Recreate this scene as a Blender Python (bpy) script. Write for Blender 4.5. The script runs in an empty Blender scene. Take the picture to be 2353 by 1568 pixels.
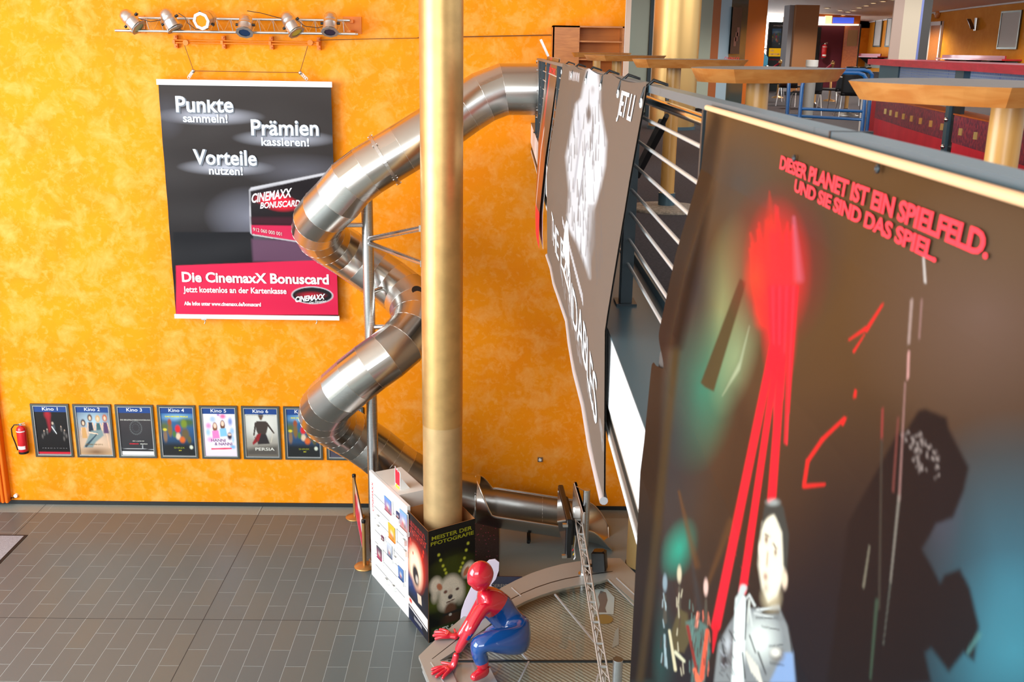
import bpy, math, random
import numpy as np
from mathutils import Vector, Matrix
random.seed(7); rng = np.random.default_rng(7)
scene = bpy.context.scene
COL = scene.collection

# ---------------------------------------------------------------- camera
F, TH, ROLL, YAW, EYE = 2365.68, .277347, .0158126, -.0128113, 8.3
def _basis():
    r = np.array([1, 0, 0.]); f = np.array([0, math.cos(TH), -math.sin(TH)]); d = np.array([0, -math.sin(TH), -math.cos(TH)])
    c, s = math.cos(ROLL), math.sin(ROLL); r2 = c*r - s*d; d2 = s*r + c*d
    cy, sy = math.cos(YAW), math.sin(YAW); Y = np.array([[cy, -sy, 0], [sy, cy, 0], [0, 0, 1]])
    return Y@r2, Y@d2, Y@f
CR, CD, CF = _basis(); CP = np.array([0, 0, EYE])
cam_data = bpy.data.cameras.new('camera'); cam = bpy.data.objects.new('camera', cam_data); COL.objects.link(cam)
cam_data.sensor_width = 36; cam_data.lens = F*36/2353; cam_data.clip_start = .05; cam_data.clip_end = 300
cam.matrix_world = Matrix(((CR[0], -CD[0], -CF[0], 0), (CR[1], -CD[1], -CF[1], 0), (CR[2], -CD[2], -CF[2], EYE), (0, 0, 0, 1)))
cam_data.dof.use_dof = True; cam_data.dof.focus_distance = 15; cam_data.dof.aperture_fstop = 8.5
scene.camera = cam
scene.view_settings.view_transform = 'Standard'; scene.view_settings.look = 'None'
scene.view_settings.gamma = 1; scene.view_settings.use_curve_mapping = False
scene.view_settings.exposure = 0.0
scene.cycles.max_bounces = 8; scene.cycles.diffuse_bounces = 4; scene.cycles.glossy_bounces = 4
scene.cycles.transmission_bounces = 6; scene.cycles.transparent_max_bounces = 8
scene.cycles.sample_clamp_indirect = 6; scene.cycles.caustics_reflective = False; scene.cycles.caustics_refractive = False

# ---------------------------------------------------------------- world and daylight
world = bpy.data.worlds.new('daylight'); scene.world = world; world.use_nodes = True
bg = world.node_tree.nodes['Background']; bg.inputs[0].default_value = (.86, .93, 1, 1); bg.inputs[1].default_value = 1.3
def area(name, loc, target, sx, sy, power, color=(1, 1, 1)):
    l = bpy.data.lights.new(name, 'AREA'); l.shape = 'RECTANGLE'; l.size = sx; l.size_y = sy; l.energy = power; l.color = color
    o = bpy.data.objects.new(name, l); COL.objects.link(o); o.location = loc
    o.rotation_euler = (Vector(target)-Vector(loc)).to_track_quat('-Z', 'Y').to_euler()
    return o
area('daylight_facade_left', (-13.6, 6, 6.6), (0, 9, 4.5), 11, 9, 3500, (.92, .97, 1))
area('daylight_facade_rear', (-5, -5.5, 9), (-3, 17, 5), 12, 5, 1450, (.90, .96, 1))
area('hall_fill_light', (8.0, 13.5, 10.8), (10, 30, 7.6), 8, 3.0, 330, (1, .96, .90))  # unseen fill light added to brighten the upper hall
for k, (x, y) in enumerate(((7.5, 24), (10.5, 24), (12.6, 27), (8.5, 29), (11.5, 31), (12.8, 34.5), (10, 36.5), (12.3, 38.5), (6.2, 20.5))):
    l = bpy.data.lights.new('downlight_lamp', 'SPOT'); l.energy = 260; l.spot_size = 2.75; l.spot_blend = .6; l.shadow_soft_size = .12; l.color = (1, .93, .84)
    o = bpy.data.objects.new('downlight_lamp', l); COL.objects.link(o); o.location = (x, y, 9.42)
area('upper_near_light', (6, 8, 11.4), (4, 10, 7), 5, 9, 170, (.96, .98, 1))

# ---------------------------------------------------------------- geometry helpers
def ray(x, y): return (x-1176.5)/F*CR + (y-784)/F*CD + CF
def onz(x, y, z): v = ray(x, y); return CP + v*((z-EYE)/v[2])       # point of a horizontal plane
def ony(x, y, Y): v = ray(x, y); return CP + v*(Y/v[1])            # point of a plane parallel to the orange wall
def onx(x, y, X): v = ray(x, y); return CP + v*(X/v[0])            # point of a plane parallel to the railing
def V(p): return np.array(p, float)
def unit(v): v = V(v); n = np.linalg.norm(v); return v/n if n else v
def lin(c):
    def g(u): u /= 255; return u/12.92 if u <= .04045 else ((u+.055)/1.055)**2.4
    return tuple(g(u) for u in c)
def frame(axis):
    a = unit(axis); h = V((0, 0, 1)) if abs(a[2]) < .9 else V((1, 0, 0))
    u = unit(np.cross(h, a)); return u, np.cross(a, u), a

class MB:
    """collects faces of one mesh object"""
    def __init__(s): s.v = []; s.f = []; s.m = []; s.s = []
    def add(s, pts, faces, mi=0, smooth=False):
        n = len(s.v); s.v += [tuple(map(float, p)) for p in pts]
        for f in faces: s.f.append(tuple(i+n for i in f)); s.m.append(mi); s.s.append(smooth)
        return s
    def box(s, c, d, mi=0, U=(1, 0, 0), W=(0, 1, 0), N=None):
        c = V(c); U = unit(U); W = unit(W); N = unit(np.cross(U, W)) if N is None else unit(N); hx, hy, hz = d[0]/2, d[1]/2, d[2]/2
        p = [c+U*a*hx+W*b*hy+N*e*hz for e in (-1, 1) for b in (-1, 1) for a in (-1, 1)]
        return s.add(p, [(0, 2, 3, 1), (4, 5, 7, 6), (0, 1, 5, 4), (2, 6, 7, 3), (0, 4, 6, 2), (1, 3, 7, 5)], mi)
    def bb(s, lo, hi, mi=0): lo = V(lo); hi = V(hi); return s.box((lo+hi)/2, hi-lo, mi)
    def bevbox(s, c, d, b, mi=0, U=(1, 0, 0), W=(0, 1, 0)):
        c = V(c); U = unit(U); W = unit(W); N = np.cross(U, W); hx, hy, hz = V(d)/2
        def ring(ax, ay, z): 
            q = [(-ax+b, -ay), (ax-b, -ay), (ax, -ay+b), (ax, ay-b), (ax-b, ay), (-ax+b, ay), (-ax, ay-b), (-ax, -ay+b)]
            return [c+U*x+W*y+N*z for x, y in q]
        P = ring(hx-b, hy-b, -hz)+ring(hx, hy, -hz+b)+ring(hx, hy, hz-b)+ring(hx-b, hy-b, hz)
        fs = [tuple(range(7, -1, -1)), tuple(range(24, 32))]
        for k in range(3):
            for i in range(8): j = (i+1) % 8; fs.append((k*8+i, k*8+j, k*8+8+j, k*8+8+i))
        return s.add(P, fs, mi)
    def cyl(s, p0, p1, r0, r1=None, n=16, mi=0, caps=True, smooth=True):
        p0 = V(p0); p1 = V(p1); r1 = r0 if r1 is None else r1; u, w, a = frame(p1-p0)
        P = [p+(u*math.cos(t)+w*math.sin(t))*r for p, r in ((p0, r0), (p1, r1)) for t in [2*math.pi*i/n for i in range(n)]]
        s.add(P, [(i, (i+1) % n, n+(i+1) % n, n+i) for i in range(n)], mi, smooth)
        if caps:
            s.add(P[:n], [tuple(range(n-1, -1, -1))], mi); s.add(P[n:], [tuple(range(n))], mi)
        return s
    def lathe(s, base, axis, prof, n=24, mi=0, smooth=True, u=None):
        """prof: list of (radius, distance along axis)"""
        base = V(base); uu, w, a = frame(axis)
        P = []; k = len(prof)
        for r, h in prof:
            for i in range(n): t = 2*math.pi*i/n; P.append(base+a*h+(uu*math.cos(t)+w*math.sin(t))*r)
        fs = []
        for j in range(k-1):
            for i in range(n):
                i2 = (i+1) % n; fs.append((j*n+i, j*n+i2, (j+1)*n+i2, (j+1)*n+i))
        s.add(P, fs, mi, smooth)
        if prof[0][0] > 1e-4: s.add(P[:n], [tuple(range(n-1, -1, -1))], mi)
        if prof[-1][0] > 1e-4: s.add(P[-n:], [tuple(range(n))], mi)
        return s
    def tube(s, path, r, n=10, mi=0, closed=False, smooth=True):
        path = [V(p) for p in path]; m = len(path); P = []; u = None
        for i, p in enumerate(path):
            a = path[(i+1) % m]-path[i-1] if closed else path[min(i+1, m-1)]-path[max(i-1, 0)]
            a = unit(a)
            if u is None: u, w, _ = frame(a)
            else: u = unit(u-a*np.dot(u, a)); w = np.cross(a, u)
            rr = r[i] if hasattr(r, '__len__') else r
            P += [p+(u*math.cos(2*math.pi*k/n)+w*math.sin(2*math.pi*k/n))*rr for k in range(n)]
        fs = []
        for j in range(m if closed else m-1):
            for k in range(n): k2 = (k+1) % n; j2 = (j+1) % m; fs.append((j*n+k, j*n+k2, j2*n+k2, j2*n+k))
        s.add(P, fs, mi, smooth)
        if not closed: s.add(P[:n], [tuple(range(n-1, -1, -1))], mi); s.add(P[-n:], [tuple(range(n))], mi)
        return s
    def prism(s, pts, h, mi=0, n=None):
        """polygon pts (3-D, planar, any winding) thickened by vector h"""
        pts = [V(p) for p in pts]; h = V(h); k = len(pts)
        nrm = sum((np.cross(pts[i]-pts[0], pts[(i+1) % k]-pts[0]) for i in range(k)), V((0, 0, 0)))
        if np.dot(nrm, h) < 0: pts = pts[::-1]
        P = pts+[p+h for p in pts]
        return s.add(P, [tuple(range(k-1, -1, -1)), tuple(range(k, 2*k))]+[(i, (i+1) % k, k+(i+1) % k, k+i) for i in range(k)], mi)
    def grid(s, fn, nu, nv, mi=0, smooth=True):
        P = [fn(i/nu, j/nv) for j in range(nv+1) for i in range(nu+1)]
        return s.add(P, [(j*(nu+1)+i, j*(nu+1)+i+1, (j+1)*(nu+1)+i+1, (j+1)*(nu+1)+i) for j in range(nv) for i in range(nu)], mi, smooth)
    def ball(s, c, r, n=12, mi=0, sc=(1, 1, 1)):
        c = V(c); P = []; k = n//2
        for j in range(1, k):
            for i in range(n):
                a = math.pi*j/k; t = 2*math.pi*i/n
                P.append(c+V((math.sin(a)*math.cos(t)*sc[0], math.sin(a)*math.sin(t)*sc[1], math.cos(a)*sc[2]))*r)
        P += [c+V((0, 0, r*sc[2])), c-V((0, 0, r*sc[2]))]; T = len(P)-2; B = T+1; fs = []
        for j in range(k-2):
            for i in range(n): i2 = (i+1) % n; fs.append((j*n+i, (j+1)*n+i, (j+1)*n+i2, j*n+i2))
        fs += [(T, i, (i+1) % n) for i in range(n)]+[(B, (k-2)*n+(i+1) % n, (k-2)*n+i) for i in range(n)]
        return s.add(P, fs, mi, True)
    def build(s, name, mats, parent=None, origin=None, weld=False):
        return link_mesh(name, s.v, s.f, mats, parent, origin, s.m, s.s)

ORG = {}
def link_mesh(name, v, f, mats, parent=None, origin=None, mi=None, sm=None, colors=None):
    v = np.array(v, float)
    if origin is None:
        lo, hi = v.min(0), v.max(0); origin = (lo+hi)/2
        if parent is None: origin[2] = lo[2]
    origin = V(origin)
    me = bpy.data.meshes.new(name); me.from_pydata([tuple(p) for p in v-origin], [], f)
    if not isinstance(mats, (list, tuple)): mats = [mats]
    for m in mats: me.materials.append(m)
    if mi is not None and len(mats) > 1: me.polygons.foreach_set('material_index', mi)
    if sm is not None: me.polygons.foreach_set('use_smooth', sm)
    if colors is not None:
        ca = me.color_attributes.new('print', 'FLOAT_COLOR', 'POINT')
        ca.data.foreach_set('color', np.concatenate([colors, np.ones((len(colors), 1))], 1).astype(np.float32).ravel())
    me.update()
    o = bpy.data.objects.new(name, me); COL.objects.link(o); ORG[o.name] = origin
    if parent is not None: o.parent = parent; o.location = Vector(origin-ORG[parent.name])
    else: o.location = Vector(origin)
    return o
def tag(o, label=None, cat=None, group=None, kind=None):
    if label: o['label'] = label
    if cat: o['category'] = cat
    if group: o['group'] = group
    if kind: o['kind'] = kind
    return o
def thing(name, loc, label, cat, group=None):
    o = bpy.data.objects.new(name, None); COL.objects.link(o); o.location = Vector(loc); o.empty_display_size = .1; ORG[o.name] = V(loc)
    return tag(o, label, cat, group)
def struct(o): o['kind'] = 'structure'; return o
def kids(o): return [c for c in bpy.data.objects if c.parent == o]
def dup(root, dloc, rotz=0, label=None, group=None):
    """copy of a thing with its parts and sub-parts"""
    r = root.copy(); COL.objects.link(r); r.location = Vector(dloc); ORG[r.name] = V(dloc)
    if rotz: r.rotation_euler = (0, 0, rotz)
    if label: r['label'] = label
    if group: r['group'] = group
    for ch in list(CH.get(root.name, kids(root))):
        c = ch.copy(); COL.objects.link(c); c.parent = r
        for g in kids(ch):
            d = g.copy(); COL.objects.link(d); d.parent = c
    return r
CH = {}

# ---------------------------------------------------------------- materials
MATS = {}
def mat(name, rgb, rough=.5, metal=0., spec=.5, coat=0., noise=0., nscale=20., bump=0., bscale=80., emit=0., aniso=0., two=None, srgb=True):
    if name in MATS: return MATS[name]
    m = bpy.data.materials.new(name); MATS[name] = m; m.use_nodes = True; nt = m.node_tree; b = nt.nodes['Principled BSDF']
    c = lin(rgb) if srgb else rgb
    b.inputs['Base Color'].default_value = (*c, 1); b.inputs['Roughness'].default_value = rough; b.inputs['Metallic'].default_value = metal
    b.inputs['Specular IOR Level'].default_value = spec; b.inputs['Coat Weight'].default_value = coat; b.inputs['Coat Roughness'].default_value = .06
    if aniso: b.inputs['Anisotropic'].default_value = aniso
    if emit: b.inputs['Emission Color'].default_value = (*c, 1); b.inputs['Emission Strength'].default_value = emit
    tc = nt.nodes.new('ShaderNodeTexCoord')
    if noise:
        n = nt.nodes.new('ShaderNodeTexNoise'); n.inputs['Scale'].default_value = nscale; n.inputs['Detail'].default_value = 6
        nt.links.new(tc.outputs['Object'], n.inputs['Vector'])
        mx = nt.nodes.new('ShaderNodeMix'); mx.data_type = 'RGBA'
        c2 = lin(two) if two else tuple(u*(1-noise) for u in c); c1 = c if two else tuple(min(1, u*(1+noise)) for u in c)
        mx.inputs[6].default_value = (*c1, 1); mx.inputs[7].default_value = (*c2, 1)
        rp = nt.nodes.new('ShaderNodeValToRGB'); rp.color_ramp.elements[0].position = .38; rp.color_ramp.elements[1].position = .62
        nt.links.new(n.outputs[0], rp.inputs[0]); nt.links.new(rp.outputs[0], mx.inputs[0]); nt.links.new(mx.outputs[2], b.inputs['Base Color'])
    if bump:
        n2 = nt.nodes.new('ShaderNodeTexNoise'); n2.inputs['Scale'].default_value = bscale; n2.inputs['Detail'].default_value = 4
        nt.links.new(tc.outputs['Object'], n2.inputs['Vector'])
        bp = nt.nodes.new('ShaderNodeBump'); bp.inputs['Strength'].default_value = bump; bp.inputs['Distance'].default_value = .01
        nt.links.new(n2.outputs[0], bp.inputs['Height']); nt.links.new(bp.outputs[0], b.inputs['Normal'])
    return m
def plaster(name, base, light, deep):
    """sponge-painted wall: three tones blended by cloud noise in real scale"""
    m = bpy.data.materials.new(name); m.use_nodes = True; nt = m.node_tree; b = nt.nodes['Principled BSDF']
    b.inputs['Roughness'].default_value = .7; b.inputs['Specular IOR Level'].default_value = .2
    geo = nt.nodes.new('ShaderNodeNewGeometry')
    def cloud(scale, det, dist, lo, hi, seed):
        mp = nt.nodes.new('ShaderNodeMapping'); mp.inputs['Location'].default_value = (seed, seed*2, seed*3); nt.links.new(geo.outputs['Position'], mp.inputs[0])
        n = nt.nodes.new('ShaderNodeTexNoise'); n.inputs['Scale'].default_value = scale; n.inputs['Detail'].default_value = det
        n.inputs['Roughness'].default_value = .62; n.inputs['Distortion'].default_value = dist; nt.links.new(mp.outputs[0], n.inputs['Vector'])
        r = nt.nodes.new('ShaderNodeMapRange'); r.inputs[1].default_value = lo; r.inputs[2].default_value = hi; nt.links.new(n.outputs[0], r.inputs[0]); return r.outputs[0]
    def mixc(fac, a, bcol):
        x = nt.nodes.new('ShaderNodeMix'); x.data_type = 'RGBA'; nt.links.new(fac, x.inputs[0])
        if hasattr(a, 'links'): nt.links.new(a, x.inputs[6])
        else: x.inputs[6].default_value = (*a, 1)
        x.inputs[7].default_value = (*bcol, 1); return x.outputs[2]
    c = mixc(cloud(1.0, 5, .3, .42, .66, 3), lin(base), lin(deep))
    c = mixc(cloud(2.6, 11, .4, .48, .72, 11), c, lin(light))
    c = mixc(cloud(9.0, 8, .4, .52, .80, 29), c, lin(light))
    nt.links.new(c, b.inputs['Base Color']); return m
def printed(name, rough=.4, spec=.5, coat=0.):
    if name in MATS: return MATS[name]
    m = bpy.data.materials.new(name); MATS[name] = m; m.use_nodes = True; nt = m.node_tree; b = nt.nodes['Principled BSDF']
    a = nt.nodes.new('ShaderNodeVertexColor'); a.layer_name = 'print'; nt.links.new(a.outputs[0], b.inputs['Base Color'])
    b.inputs['Roughness'].default_value = rough; b.inputs['Specular IOR Level'].default_value = spec; b.inputs['Coat Weight'].default_value = coat
    b.inputs['Coat Roughness'].default_value = .12
    return m
def brushed(name, rgb, rough, metal=1., stretch=(1, 1, 60), aniso=.6, var=.1):
    m = bpy.data.materials.new(name); m.use_nodes = True; nt = m.node_tree; b = nt.nodes['Principled BSDF']
    b.inputs['Base Color'].default_value = (*lin(rgb), 1); b.inputs['Metallic'].default_value = metal; b.inputs['Anisotropic'].default_value = aniso
    tc = nt.nodes.new('ShaderNodeTexCoord'); mp = nt.nodes.new('ShaderNodeMapping'); mp.inputs['Scale'].default_value = stretch
    n = nt.nodes.new('ShaderNodeTexNoise'); n.inputs['Scale'].default_value = 3; n.inputs['Detail'].default_value = 5
    nt.links.new(tc.outputs['Object'], mp.inputs[0]); nt.links.new(mp.outputs[0], n.inputs['Vector'])
    r = nt.nodes.new('ShaderNodeMapRange'); r.inputs[3].default_value = rough-var/2; r.inputs[4].default_value = rough+var/2
    nt.links.new(n.outputs[0], r.inputs[0]); nt.links.new(r.outputs[0], b.inputs['Roughness'])
    return m
def glass_mat(name, tint=(.95, .97, .95), refl=1.0):
    m = bpy.data.materials.new(name); m.use_nodes = True; nt = m.node_tree; nt.nodes.clear()
    o = nt.nodes.new('ShaderNodeOutputMaterial'); t = nt.nodes.new('ShaderNodeBsdfTransparent'); g = nt.nodes.new('ShaderNodeBsdfGlossy')
    t.inputs[0].default_value = (*tint, 1); g.inputs['Roughness'].default_value = .03
    fr0 = nt.nodes.new('ShaderNodeFresnel'); fr0.inputs[0].default_value = 1.5; ge = nt.nodes.new('ShaderNodeNewGeometry'); iv = nt.nodes.new('ShaderNodeMath'); iv.operation = 'SUBTRACT'; iv.inputs[0].default_value = 1; nt.links.new(ge.outputs['Backfacing'], iv.inputs[1]); fr = nt.nodes.new('ShaderNodeMath'); fr.operation = 'MULTIPLY'; nt.links.new(fr0.outputs[0], fr.inputs[0]); nt.links.new(iv.outputs[0], fr.inputs[1]); mx = nt.nodes.new('ShaderNodeMixShader')
    nt.links.new(fr.outputs[0], mx.inputs[0]); nt.links.new(t.outputs[0], mx.inputs[1]); nt.links.new(g.outputs[0], mx.inputs[2]); nt.links.new(mx.outputs[0], o.inputs[0])
    return m
def wood(name, a, b_, scale=2., rough=.35, axis=(1, 12, 12)):
    m = bpy.data.materials.new(name); m.use_nodes = True; nt = m.node_tree; b = nt.nodes['Principled BSDF']; b.inputs['Roughness'].default_value = rough
    tc = nt.nodes.new('ShaderNodeTexCoord'); mp = nt.nodes.new('ShaderNodeMapping'); mp.inputs['Scale'].default_value = axis
    n = nt.nodes.new('ShaderNodeTexNoise'); n.inputs['Scale'].default_value = scale; n.inputs['Detail'].default_value = 6; n.inputs['Distortion'].default_value = .6
    rp = nt.nodes.new('ShaderNodeValToRGB'); rp.color_ramp.elements[0].color = (*lin(a), 1); rp.color_ramp.elements[1].color = (*lin(b_), 1)
    rp.color_ramp.elements[0].position = .35; rp.color_ramp.elements[1].position = .65
    nt.links.new(tc.outputs['Object'], mp.inputs[0]); nt.links.new(mp.outputs[0], n.inputs['Vector']); nt.links.new(n.outputs[0], rp.inputs[0]); nt.links.new(rp.outputs[0], b.inputs['Base Color'])
    return m

M_wall = plaster('orange_sponged_plaster', (248, 147, 2), (251, 170, 80), (246, 138, 0))
M_wall2 = plaster('orange_upper_plaster', (222, 142, 30), (228, 152, 44), (214, 132, 20))
M_white = mat('white_paint', (236, 236, 234), .45)
M_offwhite = mat('off_white_board', (228, 224, 216), .5)
M_black = mat('black_plastic', (18, 18, 20), .35)
M_darkrub = mat('black_rubber', (14, 14, 15), .7)
M_steel = brushed('brushed_stainless', (196, 196, 196), .26)
M_alu = mat('aluminium', (205, 205, 205), .3, 1)
M_chrome = mat('chrome', (225, 225, 225), .12, 1)
M_gold = mat('gold_painted_column', (206, 168, 108), .40, .75, noise=.08, nscale=4)
M_brass = mat('brushed_brass', (196, 150, 92), .35, .8)
M_slate = mat('dark_stone_tile', (84, 95, 96), .34, 0, .45, noise=.22, nscale=260, bump=.05, bscale=300)
M_slate2 = mat('dark_stone_tile_greenish', (84, 95, 96), .34, 0, .45, noise=.22, nscale=260, bump=.05, bscale=300)
M_slate3 = mat('dark_stone_tile_warm', (88, 96, 94), .34, 0, .45, noise=.22, nscale=260, bump=.05, bscale=300)
M_grout = mat('grout', (150, 162, 162), .8)
M_joint = mat('expansion_joint', (34, 34, 32), .8)
M_border = mat('light_border_stone', (126, 136, 132), .45, noise=.12, nscale=120)
M_darkfloor = mat('dark_sheet_floor', (26, 34, 34), .5, 0, .25, noise=.15, nscale=200)
M_base = mat('baseboard_dark', (34, 38, 40), .4)
M_teal = mat('teal_grey_steel', (82, 108, 120), .34, .35)
M_dsteel = mat('dark_steel', (48, 56, 60), .35, .5)
M_carpet = mat('dark_carpet', (66, 57, 60), .95, noise=.3, nscale=60, two=(48, 40, 43))
M_ceil = mat('ceiling_beige', (226, 208, 190), .8)
M_steelwhite = mat('fascia_white', (240, 242, 244), .4)

# ---------------------------------------------------------------- lettering
_txt = {}
def glyphs(body, bold=.0, space=1.0, shear=0.):
    k = (body, bold, space, shear)
    if k in _txt: return _txt[k]
    cu = bpy.data.curves.new('t', 'FONT'); cu.body = body; cu.size = 1; cu.offset = bold; cu.space_character = space; cu.resolution_u = 3; cu.shear = shear
    o = bpy.data.objects.new('t', cu); COL.objects.link(o); bpy.context.view_layer.update()
    ev = o.evaluated_get(bpy.context.evaluated_depsgraph_get()); me = ev.to_mesh()
    v = np.array([x.co[:] for x in me.vertices]).reshape(-1, 3); f = [tuple(p.vertices) for p in me.polygons]; ev.to_mesh_clear()
    bpy.data.objects.remove(o); bpy.data.curves.remove(cu)
    lo = v[:, :2].min(0); hi = v[:, :2].max(0); v2 = v[:, :2].copy(); v2[:, 0] = (v2[:, 0]-lo[0])/(hi[0]-lo[0]); v2[:, 1] = v2[:, 1]/.69
    _txt[k] = (v2, f); return _txt[k]
def text_mesh(name, body, fn, m, parent, bold=.0, space=1.0, shear=0., label=None, mirror=False):
    """fn(u, v) -> point, u along the line 0..1, v in cap heights"""
    v, f = glyphs(body, bold, space, shear)
    P = [fn(a, b) for a, b in v]
    return tag(link_mesh(name, P, f, m, parent), label)
def text_flat(name, body, p0, p1, up, h, m, parent, bold=0., off=None, space=1.0, shear=0.):
    p0 = V(p0); p1 = V(p1); up = unit(up); n = unit(np.cross(p1-p0, up)); off = .004 if off is None else off
    return text_mesh(name, body, lambda a, b: p0+(p1-p0)*a+up*b*h+n*off, m, parent, bold, space, shear)

# ---------------------------------------------------------------- painting of flat prints on a grid
class Canvas:
    """flat print colours at points (x right, y down, in any print units)"""
    def __init__(s, X, Y, base): s.X = X; s.Y = Y; s.c = np.ones(X.shape+(3,))*V(lin(base))
    def _mix(s, a, col): a = np.clip(a, 0, 1)[..., None]; s.c = s.c*(1-a)+V(lin(col))*a; return s
    def vgrad(s, y0, y1, c0, c1):
        t = np.clip((s.Y-y0)/(y1-y0), 0, 1)[..., None]; s.c = V(lin(c0))*(1-t)+V(lin(c1))*t; return s
    def ell(s, cx, cy, rx, ry, col, soft=.3, a=1., rot=0.):
        co, si = math.cos(rot), math.sin(rot); dx = s.X-cx; dy = s.Y-cy
        d = np.sqrt(((dx*co+dy*si)/rx)**2+((-dx*si+dy*co)/ry)**2)
        return s._mix(a*np.clip((1-d)/max(soft, 1e-3)+.0, 0, 1), col)
    def line(s, x0, y0, x1, y1, w0, w1, col, soft=.4, a=1.):
        dx, dy = x1-x0, y1-y0; L = dx*dx+dy*dy; t = np.clip(((s.X-x0)*dx+(s.Y-y0)*dy)/L, 0, 1)
        d = np.hypot(s.X-x0-t*dx, s.Y-y0-t*dy); w = (w0+(w1-w0)*t)/2
        return s._mix(a*np.clip((1-d/w)/soft, 0, 1), col)
    def poly(s, pts, col, soft=2., a=1.):
        pts = np.array(pts, float); ins = np.zeros(s.X.shape, bool); dm = np.full(s.X.shape, 1e9); n = len(pts)
        for i in range(n):
            x0, y0 = pts[i]; x1, y1 = pts[(i+1) % n]
            cond = ((y0 > s.Y) != (y1 > s.Y)) & (s.X < (x1-x0)*(s.Y-y0)/((y1-y0) if y1 != y0 else 1e-9)+x0); ins ^= cond
            dx, dy = x1-x0, y1-y0; L = dx*dx+dy*dy+1e-9; t = np.clip(((s.X-x0)*dx+(s.Y-y0)*dy)/L, 0, 1)
            dm = np.minimum(dm, np.hypot(s.X-x0-t*dx, s.Y-y0-t*dy))
        return s._mix(a*np.clip(np.where(ins, dm, -dm)/soft+.5, 0, 1), col)
    def speck(s, amount):
        s.c = np.clip(s.c*(1+amount*(rng.random(s.X.shape)-.5)[..., None]*2), 0, 1); return s
def print_sheet(name, fn, nu, nv, W, Hh, paint, m, parent, base=(0, 0, 0)):
    """a printed sheet: fn(u, v) -> point (v down), painted in a W x Hh print frame"""
    U, Vv = np.meshgrid(np.linspace(0, 1, nu+1), np.linspace(0, 1, nv+1))
    cv = Canvas(U*W, Vv*Hh, base); paint(cv)
    P = [fn(a, b) for a, b in zip(U.ravel(), Vv.ravel())]
    f = [(j*(nu+1)+i, (j+1)*(nu+1)+i, (j+1)*(nu+1)+i+1, j*(nu+1)+i+1) for j in range(nv) for i in range(nu)]
    return link_mesh(name, P, f, m, parent, sm=[True]*len(f), colors=cv.c.reshape(-1, 3))

# ================================================================ the room
D = 17.68; ZF = 7.09
wall = MB(); wall.bb((-14, D, 0), (2.0, D+.3, 12.5)); wall.bb((2.0, D, 0), (9, D+.3, ZF-.35))
struct(wall.build('wall_back', M_wall))
struct(MB().bb((-14, -8, -.3), (9, D+.3, -.0006)).build('floor', M_grout)); FLOOR = bpy.data.objects['floor']
# slate tiles, running bond in columns that run away from the camera
TW, TL = .2913, .39964; TX0, TY0 = -8.4546, 17.3135
def tile_mesh(ln):
    b = MB(); w, l = TW-.005, ln-.005
    b.bevbox((0, 0, -.01), (w, l, .02), .0008); me_o = b.build('tmp', [M_slate], None, (0, 0, 0)); me = me_o.data; bpy.data.objects.remove(me_o); return me
TM = {}
def tmesh(k, mi):
    if (k, mi) not in TM:
        me = tile_mesh(k*TL); me.materials[0] = (M_slate, M_slate2, M_slate3)[mi]; me.name = 'tile'; TM[(k, mi)] = me
    return TM[(k, mi)]
cand = []
for i in range(-5, 38):
    cuts = [0]+[r for r in range(1, 26) if (r % 2 == 1) == (i % 2 == 0) or r == 9]+[26]
    cuts = sorted(set(cuts))
    for a, b_ in zip(cuts[:-1], cuts[1:]):
        x = TX0+TW*(i+.5); y = TY0-TL*(a+b_)/2; v = np.array((x, y, 0))-CP; zc = v@CF
        px = 1176.5+F*(v@CR)/zc; py = 784+F*(v@CD)/zc
        if x > -.05 and y > 12.6: continue
        if -3.0 < x and y < 12.3 and x > -1.0: continue
        inview = -30 < px < 1120 and 1150 < py < 1600
        hid = (px > 870 and py < 1310) or (px > 985) 
        cand.append((not inview or hid, py, x, y, b_-a))
cand.sort(key=lambda c: (c[0], -c[1]))
rest = MB(); ntile = 0
for hid, py, x, y, k in cand:
    if not hid and ntile < 300:
        o = bpy.data.objects.new('tile', tmesh(k, rng.choice([0, 0, 0, 1, 2]))); COL.objects.link(o); o.parent = FLOOR
        o.location = Vector(V((x, y, 0))-ORG['floor']); ntile += 1
    else: rest.bb((x-TW/2+.0035, y-k*TL/2+.0035, -.002), (x+TW/2-.0035, y+k*TL/2-.0035, 0))
tag(rest.build('tiles_beyond', M_slate, FLOOR), kind='stuff')
# expansion joints and the light border along the wall
j = MB(); j.bb((TX0+14*TW-.005, 7, -.011), (TX0+14*TW+.005, D-.02, .0006)); j.bb((-10, TY0-9*TL-.005, -.011), (1, TY0-9*TL+.005, .0006)); j.bb((TX0+.2*TW-.004, 16.4, -.011), (TX0+.2*TW+.004, D-.02, .0006))
j.build('expansion_joint', M_joint, FLOOR)
for x0, x1 in ((-13.3, -8.25), (-8.25, -4.40), (-4.40, -.55), (-.55, 3.3)):
    MB().bb((x0+.006, TY0+.004, -.012), (x1-.006, D-.015, .0)).build('border_slab', M_border, FLOOR)
for k in range(8):
    x0 = -.04+k*.44; MB().bb((x0+.003, 8.0, -.012), (x0+.437, TY0, -.001)).build('floor_strip', M_darkfloor, FLOOR)
struct(MB().bb((-14, D-.018, 0), (5, D, .075)).build('baseboard_back', M_base))
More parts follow.
